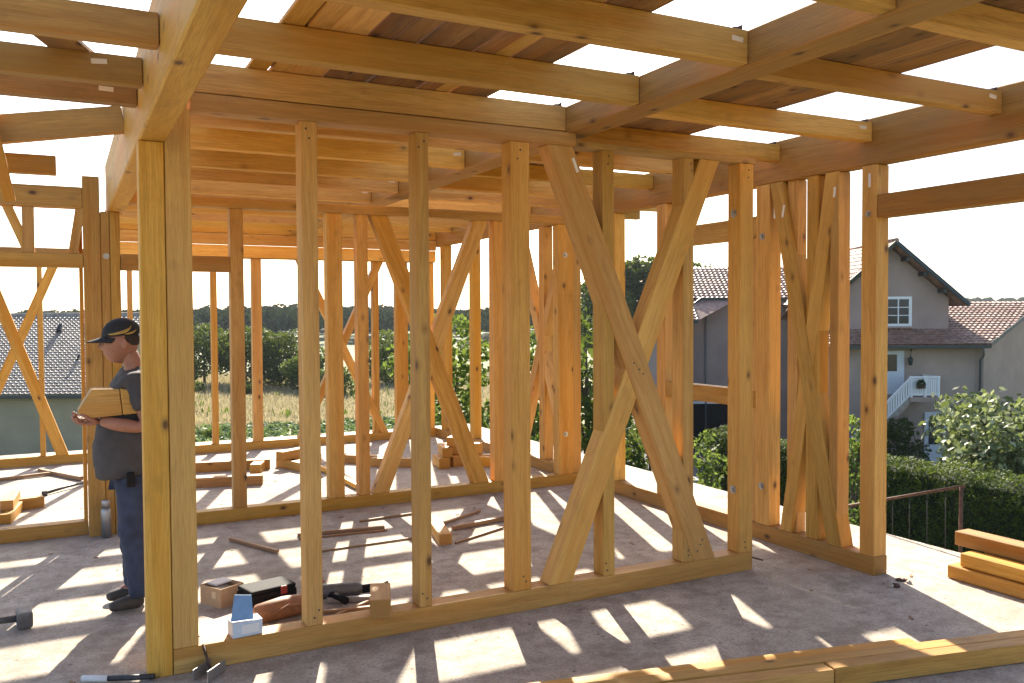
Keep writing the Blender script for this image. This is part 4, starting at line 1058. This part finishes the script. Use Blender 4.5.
# ------------------------------------------------------------------ the carpenter
M['skin'] = plain('skin', (0.33, 0.145, 0.09), .5, 0, .12, 30)
M['shirt'] = plain('grey_shirt', (0.060, 0.056, 0.058), .9, 0, .2, 14, .35)
M['jeans'] = plain('blue_jeans', (0.032, 0.042, 0.078), .9, 0, .3, 16, .35)
M['shoe'] = plain('dark_shoe', (0.05, 0.043, 0.036), .7, 0, .2, 20)
M['cap'] = plain('black_cap', (0.014, 0.014, 0.016), .75, 0, .2, 20)
M['gold'] = plain('gold_embroidery', (0.42, 0.27, 0.06), .6, 0, .15, 40)
M['hair'] = plain('dark_hair', (0.03, 0.022, 0.016), .8, 0, .3, 60)
M['eye'] = plain('eye_white', (0.6, 0.57, 0.53), .3, 0, .02, 20)
PX0, PY0 = .385, 5.70
PERSON = empty('person', (PX0, PY0, 0), 'man in black cap, grey shirt and jeans behind the corner post, holding a timber block', 'person')
def skin(name, V, E, Rr, root=0, sub=2):
    me = bpy.data.meshes.new('t'); me.from_pydata([Vector(v) for v in V], E, []); me.update()
    o = bpy.data.objects.new('t', me); COL.objects.link(o)
    bm = bmesh.new(); bm.from_mesh(me); lay = bm.verts.layers.skin.verify(); bm.verts.ensure_lookup_table()
    for i, v in enumerate(bm.verts):
        r = Rr[i]; v[lay].radius = r if isinstance(r, tuple) else (r, r); v[lay].use_root = i == root
    bm.to_mesh(me); bm.free()
    md = o.modifiers.new('s', 'SKIN'); md.use_smooth_shade = True; md.branch_smoothing = .6
    sm = o.modifiers.new('u', 'SUBSURF'); sm.levels = sub; sm.render_levels = sub
    dg = bpy.context.evaluated_depsgraph_get(); dg.update()
    out = bpy.data.meshes.new_from_object(o.evaluated_get(dg))
    bpy.data.objects.remove(o)
    for p in out.polygons: p.use_smooth = True
    return out
def merged(meshes):
    bm = bmesh.new()
    for me in meshes: bm.from_mesh(me)
    me = bpy.data.meshes.new('m'); bm.to_mesh(me); bm.free()
    for p in me.polygons: p.use_smooth = True
    return me
I4 = Matrix.Identity(4)
hx = .308                                       # head centre
V = [(.375, 5.70, .86), (.35, 5.70, 1.0), (.355, 5.70, 1.18), (.385, 5.70, 1.35), (.38, 5.70, 1.43), (.365, 5.70, 1.49), (.335, 5.70, 1.56),
     (.385, 5.62, .80), (.355, 5.61, .46), (.40, 5.61, .09), (.395, 5.80, .80), (.36, 5.81, .46), (.39, 5.81, .09),
     (.40, 5.52, 1.36), (.425, 5.475, 1.10), (.27, 5.50, 1.125), (.18, 5.56, 1.148),
     (.40, 5.88, 1.36), (.42, 5.93, 1.10), (.27, 5.88, 1.125), (.185, 5.80, 1.148),
     (.28, 5.605, .04), (.27, 5.83, .05)]
E = [(0,1),(1,2),(2,3),(3,4),(4,5),(5,6),(0,7),(7,8),(8,9),(0,10),(10,11),(11,12),(3,13),(13,14),(14,15),(15,16),(3,17),(17,18),(18,19),(19,20),(9,21),(12,22)]
Rr = [.13,.14,.135,.13,.065,.055,.06, .085,.06,.042,.085,.06,.042, .06,.046,.042,.03, .06,.046,.042,.03, .035,.035]
body = skin('body', V, E, Rr)
# head
def head():
    bm = bmesh.new(); bmesh.ops.create_uvsphere(bm, u_segments=40, v_segments=28, radius=1.0)
    for v in bm.verts:
        d = v.co.normalized()
        p = Vector((d.x * .102, d.y * .078, d.z * .122))
        if d.z < 0:
            p.y *= 1 - .22 * (-d.z); p.x = p.x * (1 - .12 * (-d.z)) - .012 * (-d.z)
        f = max(0, -d.x)
        def g(cz, cy, sz, sy): return math.exp(-((d.z - cz) / sz) ** 2 - ((abs(d.y) - cy) / sy) ** 2) * f
        p.x -= .026 * g(-.10, 0, .13, .13) + .012 * g(.10, 0, .16, .10)       # nose
        p.x -= .010 * g(.24, .25, .10, .35)                                     # brow
        p.x += .010 * g(.10, .32, .11, .16)                                     # eye socket
        p.x -= .010 * g(-.42, 0, .10, .25); p.x += .005 * g(-.36, 0, .03, .25)  # lips
        p.x -= .016 * g(-.78, 0, .20, .35)                                      # chin
        p.x -= .006 * g(-.25, .5, .22, .25)                                     # cheek
        v.co = p
    for s in (-1, 1):
        r = bmesh.ops.create_uvsphere(bm, u_segments=12, v_segments=8, radius=1.0)
        bmesh.ops.transform(bm, matrix=Matrix.Translation((.012, s * .079, -.005)) @ Matrix.Rotation(s * .35, 4, 'Z') @ Matrix.Diagonal((.020, .008, .033, 1)), verts=r['verts'])
    bmesh.ops.rotate(bm, cent=(0, 0, 0), matrix=Matrix.Rotation(R(-5), 3, 'Y'), verts=bm.verts)
    bmesh.ops.translate(bm, vec=(hx, 5.70, 1.592), verts=bm.verts)
    me = bpy.data.meshes.new('h'); bm.to_mesh(me); bm.free(); return me
def hand(px, py, pz, s):
    """a hand under the block: palm, four curled fingers and a thumb; s = side of the body"""
    ms = []
    V = [(px, py, pz), (px - .045, py + s * .012, pz - .012), (px - .085, py + s * .02, pz - .012)]
    ms.append(skin('p', V, [(0, 1), (1, 2)], [(.026, .02), (.036, .020), (.034, .018)], 0, 2))
    for k in range(4):
        y = py + s * (.052 - .024 * k); ln = [.92, 1.05, 1.0, .8][k]
        b = Vector((px - .08, y - s * .012, pz - .012))
        pts = [b, b + Vector((-.038 * ln, 0, .004)), b + Vector((-.060 * ln, s * .002, .026)), b + Vector((-.062 * ln, s * .004, .048 * ln))]
        ms.append(skin('f', pts, [(0, 1), (1, 2), (2, 3)], [.0105, .0098, .009, .0078], 0, 2))
    b = Vector((px - .025, py - s * .028, pz))
    ms.append(skin('t', [b, b + Vector((-.03, -s * .02, .016)), b + Vector((-.06, -s * .02, .036)), b + Vector((-.082, -s * .014, .052))], [(0, 1), (1, 2), (2, 3)], [.013, .012, .0105, .009], 0, 2))
    return ms
me = merged([body, head()] + hand(.185, 5.56, 1.148, 1) + hand(.19, 5.80, 1.148, -1))
link('body', me, M['skin'], PERSON, I4)
# shirt: torso and short sleeves
V = [(.36, 5.70, .74), (.335, 5.70, .86), (.33, 5.70, 1.02), (.345, 5.70, 1.20), (.375, 5.70, 1.36), (.375, 5.70, 1.455),
     (.39, 5.50, 1.385), (.42, 5.465, 1.19), (.39, 5.90, 1.385), (.415, 5.935, 1.19)]
E = [(0,1),(1,2),(2,3),(3,4),(4,5),(4,6),(6,7),(4,8),(8,9)]
me = skin('shirt', V, E, [(.19,.20),(.20,.215),(.195,.21),(.17,.19),(.13,.15),(.082,.082),.088,.072,.088,.072], 0, 3)
def crumple(me, a, f):
    for v in me.vertices:
        q = Vector((v.co.x * f, v.co.y * f, v.co.z * f * 1.7))
        v.co += v.normal * a * (noise.noise(q) + .6 * noise.noise(q * 2.1))
crumple(me, .009, 9)
for v in me.vertices: v.co.z = max(.795 + .008 * math.sin(v.co.y * 40), v.co.z)
link('shirt', me, M['shirt'], PERSON, I4)
V = [(.37, 5.70, .92), (.375, 5.615, .74), (.36, 5.605, .47), (.385, 5.605, .25), (.40, 5.605, .06), (.39, 5.80, .74), (.365, 5.81, .47), (.38, 5.81, .25), (.39, 5.81, .06)]
E = [(0,1),(1,2),(2,3),(3,4),(0,5),(5,6),(6,7),(7,8)]
me = skin('jeans', V, E, [(.14,.15), .125, .10, .092, .088, .125, .10, .092, .088], 0, 3); crumple(me, .010, 8)
link('jeans', me, M['jeans'], PERSON, I4)
for (x, y) in ((.31, 5.605), (.305, 5.825)):
    me = skin('shoe', [(x + .10, y, .055), (x + .03, y, .052), (x - .06, y - .01, .042), (x - .105, y - .012, .034)], [(0, 1), (1, 2), (2, 3)], [(.05, .046), (.05, .048), (.046, .036), (.034, .026)], 0)
    for v in me.vertices: v.co.z = max(.004, v.co.z)
    link('shoe', me, M['shoe'], PERSON, I4)
bm = bmesh.new(); box_bm(bm, (.335, 5.495, .80), (.045, .03, .085)); bevel(bm, .008, 2); link('belt_pouch', bm_mesh(bm), M['black'], PERSON, I4)
# cap with peak and gold stitching
bm = bmesh.new(); bmesh.ops.create_uvsphere(bm, u_segments=32, v_segments=20, radius=1.0)
bmesh.ops.delete(bm, geom=[v for v in bm.verts if v.co.z < -.02], context='VERTS')
for v in bm.verts:
    v.co = Vector((v.co.x * .112 + .006, v.co.y * .088, v.co.z * .105))
r = bmesh.ops.create_grid(bm, x_segments=12, y_segments=12, size=1.0)
for v in r['verts']:
    a, t = v.co.y, (v.co.x + 1) / 2
    ang = a * 1.15
    rad = 1 + t * .85 * max(0, math.cos(ang)) ** .6
    v.co = Vector((-math.cos(ang) * .106 * rad + .006, math.sin(ang) * .086, -.002 - .020 * t - .016 * a * a))
ex = bmesh.ops.extrude_face_region(bm, geom=[f for f in bm.faces if all(v in set(r['verts']) for v in f.verts)])
bmesh.ops.translate(bm, vec=(0, 0, .006), verts=[e for e in ex['geom'] if isinstance(e, bmesh.types.BMVert)])
bmesh.ops.rotate(bm, cent=(0, 0, 0), matrix=Matrix.Rotation(R(-6), 3, 'Y'), verts=bm.verts)
bmesh.ops.translate(bm, vec=(hx, 5.70, 1.637), verts=bm.verts)
cap = link('cap', bm_mesh(bm, True), M['cap'], PERSON, I4)
bm = bmesh.new()
for (a0, z0, a1, z1) in ((-.55, .012, .35, .045), (-.15, .015, .55, .06), (.1, .010, .8, .035), (-.75, .008, .1, .018)):
    pts = []
    for k in range(6):
        t = k / 5; a = a0 + (a1 - a0) * t; z = z0 + (z1 - z0) * t * t
        q = math.sqrt(max(0, 1 - (z / .105) ** 2)) + .012
        pts.append(Vector((hx + .006 + math.sin(a) * .112 * q, 5.70 - math.cos(a) * .088 * q, 1.637 + z)))
    tube_bm(bm, pts, [.002, .0055, .007, .006, .004, .0015], 6)
link('cap_embroidery', bm_mesh(bm), M['gold'], cap, I4)
# short hair at the nape and eyes
bm = bmesh.new(); bmesh.ops.create_uvsphere(bm, u_segments=24, v_segments=14, radius=1.0)
for v in bm.verts: v.co = Vector((v.co.x * .078 + .028, v.co.y * .076, v.co.z * .075 + .022))
bmesh.ops.translate(bm, vec=(hx, 5.70, 1.592), verts=bm.verts); link('hair', bm_mesh(bm, True), M['hair'], PERSON, I4)
for s in (-1, 1):
    bm = bmesh.new(); bmesh.ops.create_uvsphere(bm, u_segments=10, v_segments=8, radius=.011)
    e = link('eye', bm_mesh(bm, True), M['eye'], PERSON, Matrix.Translation((hx - .083, 5.70 + s * .030, 1.600)))
    bm = bmesh.new(); bmesh.ops.create_uvsphere(bm, u_segments=8, v_segments=6, radius=.006); link('pupil', bm_mesh(bm, True), M['black'], e, Matrix.Translation((hx - .0905, 5.70 + s * .030, 1.600)))
# the two blocks he carries
def carried(prof, y0, y1, mat, label):
    cx = sum(p[0] for p in prof) / len(prof); cz = sum(p[1] for p in prof) / len(prof); cy = (y0 + y1) / 2
    bm = bmesh.new(); n = len(prof)
    a = [bm.verts.new((x - cx, y0 - cy, z - cz)) for x, z in prof]; c = [bm.verts.new((x - cx, y1 - cy, z - cz)) for x, z in prof]
    bm.faces.new(a); bm.faces.new(c[::-1])
    for i in range(n): bm.faces.new([a[i], c[i], c[(i + 1) % n], a[(i + 1) % n]])
    bmesh.ops.recalc_face_normals(bm, faces=bm.faces); bevel(bm, .004)
    o = link('timber_block', bm_mesh(bm), M[mat], None, Matrix.Translation((cx, cy, cz))); tag(o, label, 'offcut')
carried([(.065, 1.21), (.14, 1.335), (.285, 1.33), (.30, 1.178), (.10, 1.168)], 5.51, 5.68, 'spruce', 'bigger timber block with a slanted end carried in the man\'s arms')
carried([(.288, 1.333), (.375, 1.318), (.376, 1.184), (.303, 1.18)], 5.495, 5.66, 'pale', 'smaller timber block carried between the bigger one and the man\'s arm')

# ------------------------------------------------------------------ light, sky, camera
SUN_AZ, SUN_EL = R(19.5), R(32.5)
w = bpy.data.worlds.new('World'); scene.world = w; w.use_nodes = True
nt = w.node_tree; nt.nodes.clear()
sky = nt.nodes.new('ShaderNodeTexSky'); sky.sky_type = 'NISHITA'; sky.sun_disc = False
sky.sun_elevation = SUN_EL; sky.sun_rotation = SUN_AZ; sky.air_density = .8; sky.dust_density = 2.0; sky.ozone_density = .4; sky.altitude = 200
bg = nt.nodes.new('ShaderNodeBackground'); bg.inputs[1].default_value = .095
wo = nt.nodes.new('ShaderNodeOutputWorld')
nt.links.new(sky.outputs[0], bg.inputs[0]); nt.links.new(bg.outputs[0], wo.inputs[0])
sl = bpy.data.lights.new('sun', 'SUN'); sl.energy = 5.0; sl.angle = R(.5); sl.color = (1.0, .90, .75)
so = bpy.data.objects.new('sun', sl); COL.objects.link(so)
sd = Vector((math.sin(SUN_AZ) * math.cos(SUN_EL), math.cos(SUN_AZ) * math.cos(SUN_EL), math.sin(SUN_EL)))
so.rotation_euler = sd.to_track_quat('Z', 'Y').to_euler()

cam = bpy.data.cameras.new('camera'); co = bpy.data.objects.new('camera', cam); COL.objects.link(co)
cam.sensor_width = 36; cam.lens = 869.7 / 1024 * 36; cam.clip_end = 6000; cam.clip_start = .05
pit, rol = -0.0313206, -0.00568888
f = Vector((math.sin(YAW) * math.cos(pit), math.cos(YAW) * math.cos(pit), math.sin(pit)))
r_ = Vector((math.cos(YAW), -math.sin(YAW), 0)); u_ = r_.cross(f)
r2 = r_ * math.cos(rol) + u_ * math.sin(rol); u2 = -r_ * math.sin(rol) + u_ * math.cos(rol)
co.matrix_world = Matrix.Translation((0, 0, 1.75)) @ Matrix((r2, u2, -f)).transposed().to_4x4()
scene.camera = co
# air: one closed box of thin even haze round the whole place
bm = bmesh.new(); box_bm(bm, (0, 0, 25), (7200, 7200, 72))
hz_m = bpy.data.materials.new('haze'); hz_m.use_nodes = True; hn = hz_m.node_tree; hn.nodes.clear()
ho = hn.nodes.new('ShaderNodeOutputMaterial'); hv = hn.nodes.new('ShaderNodeVolumePrincipled')
hv.inputs['Color'].default_value = (.86, .92, 1, 1); hv.inputs['Density'].default_value = .00016; hv.inputs['Anisotropy'].default_value = 0.0
hn.links.new(hv.outputs[0], ho.inputs['Volume'])
o = link('haze', bm_mesh(bm), hz_m); tag(o, kind='stuff')
vs = scene.view_settings
vs.view_transform = 'Standard'; vs.look = 'None'; vs.exposure = 1.72; vs.gamma = 1; vs.use_curve_mapping = False
scene.cycles.use_denoising = True
scene.cycles.max_bounces = 8; scene.cycles.diffuse_bounces = 5
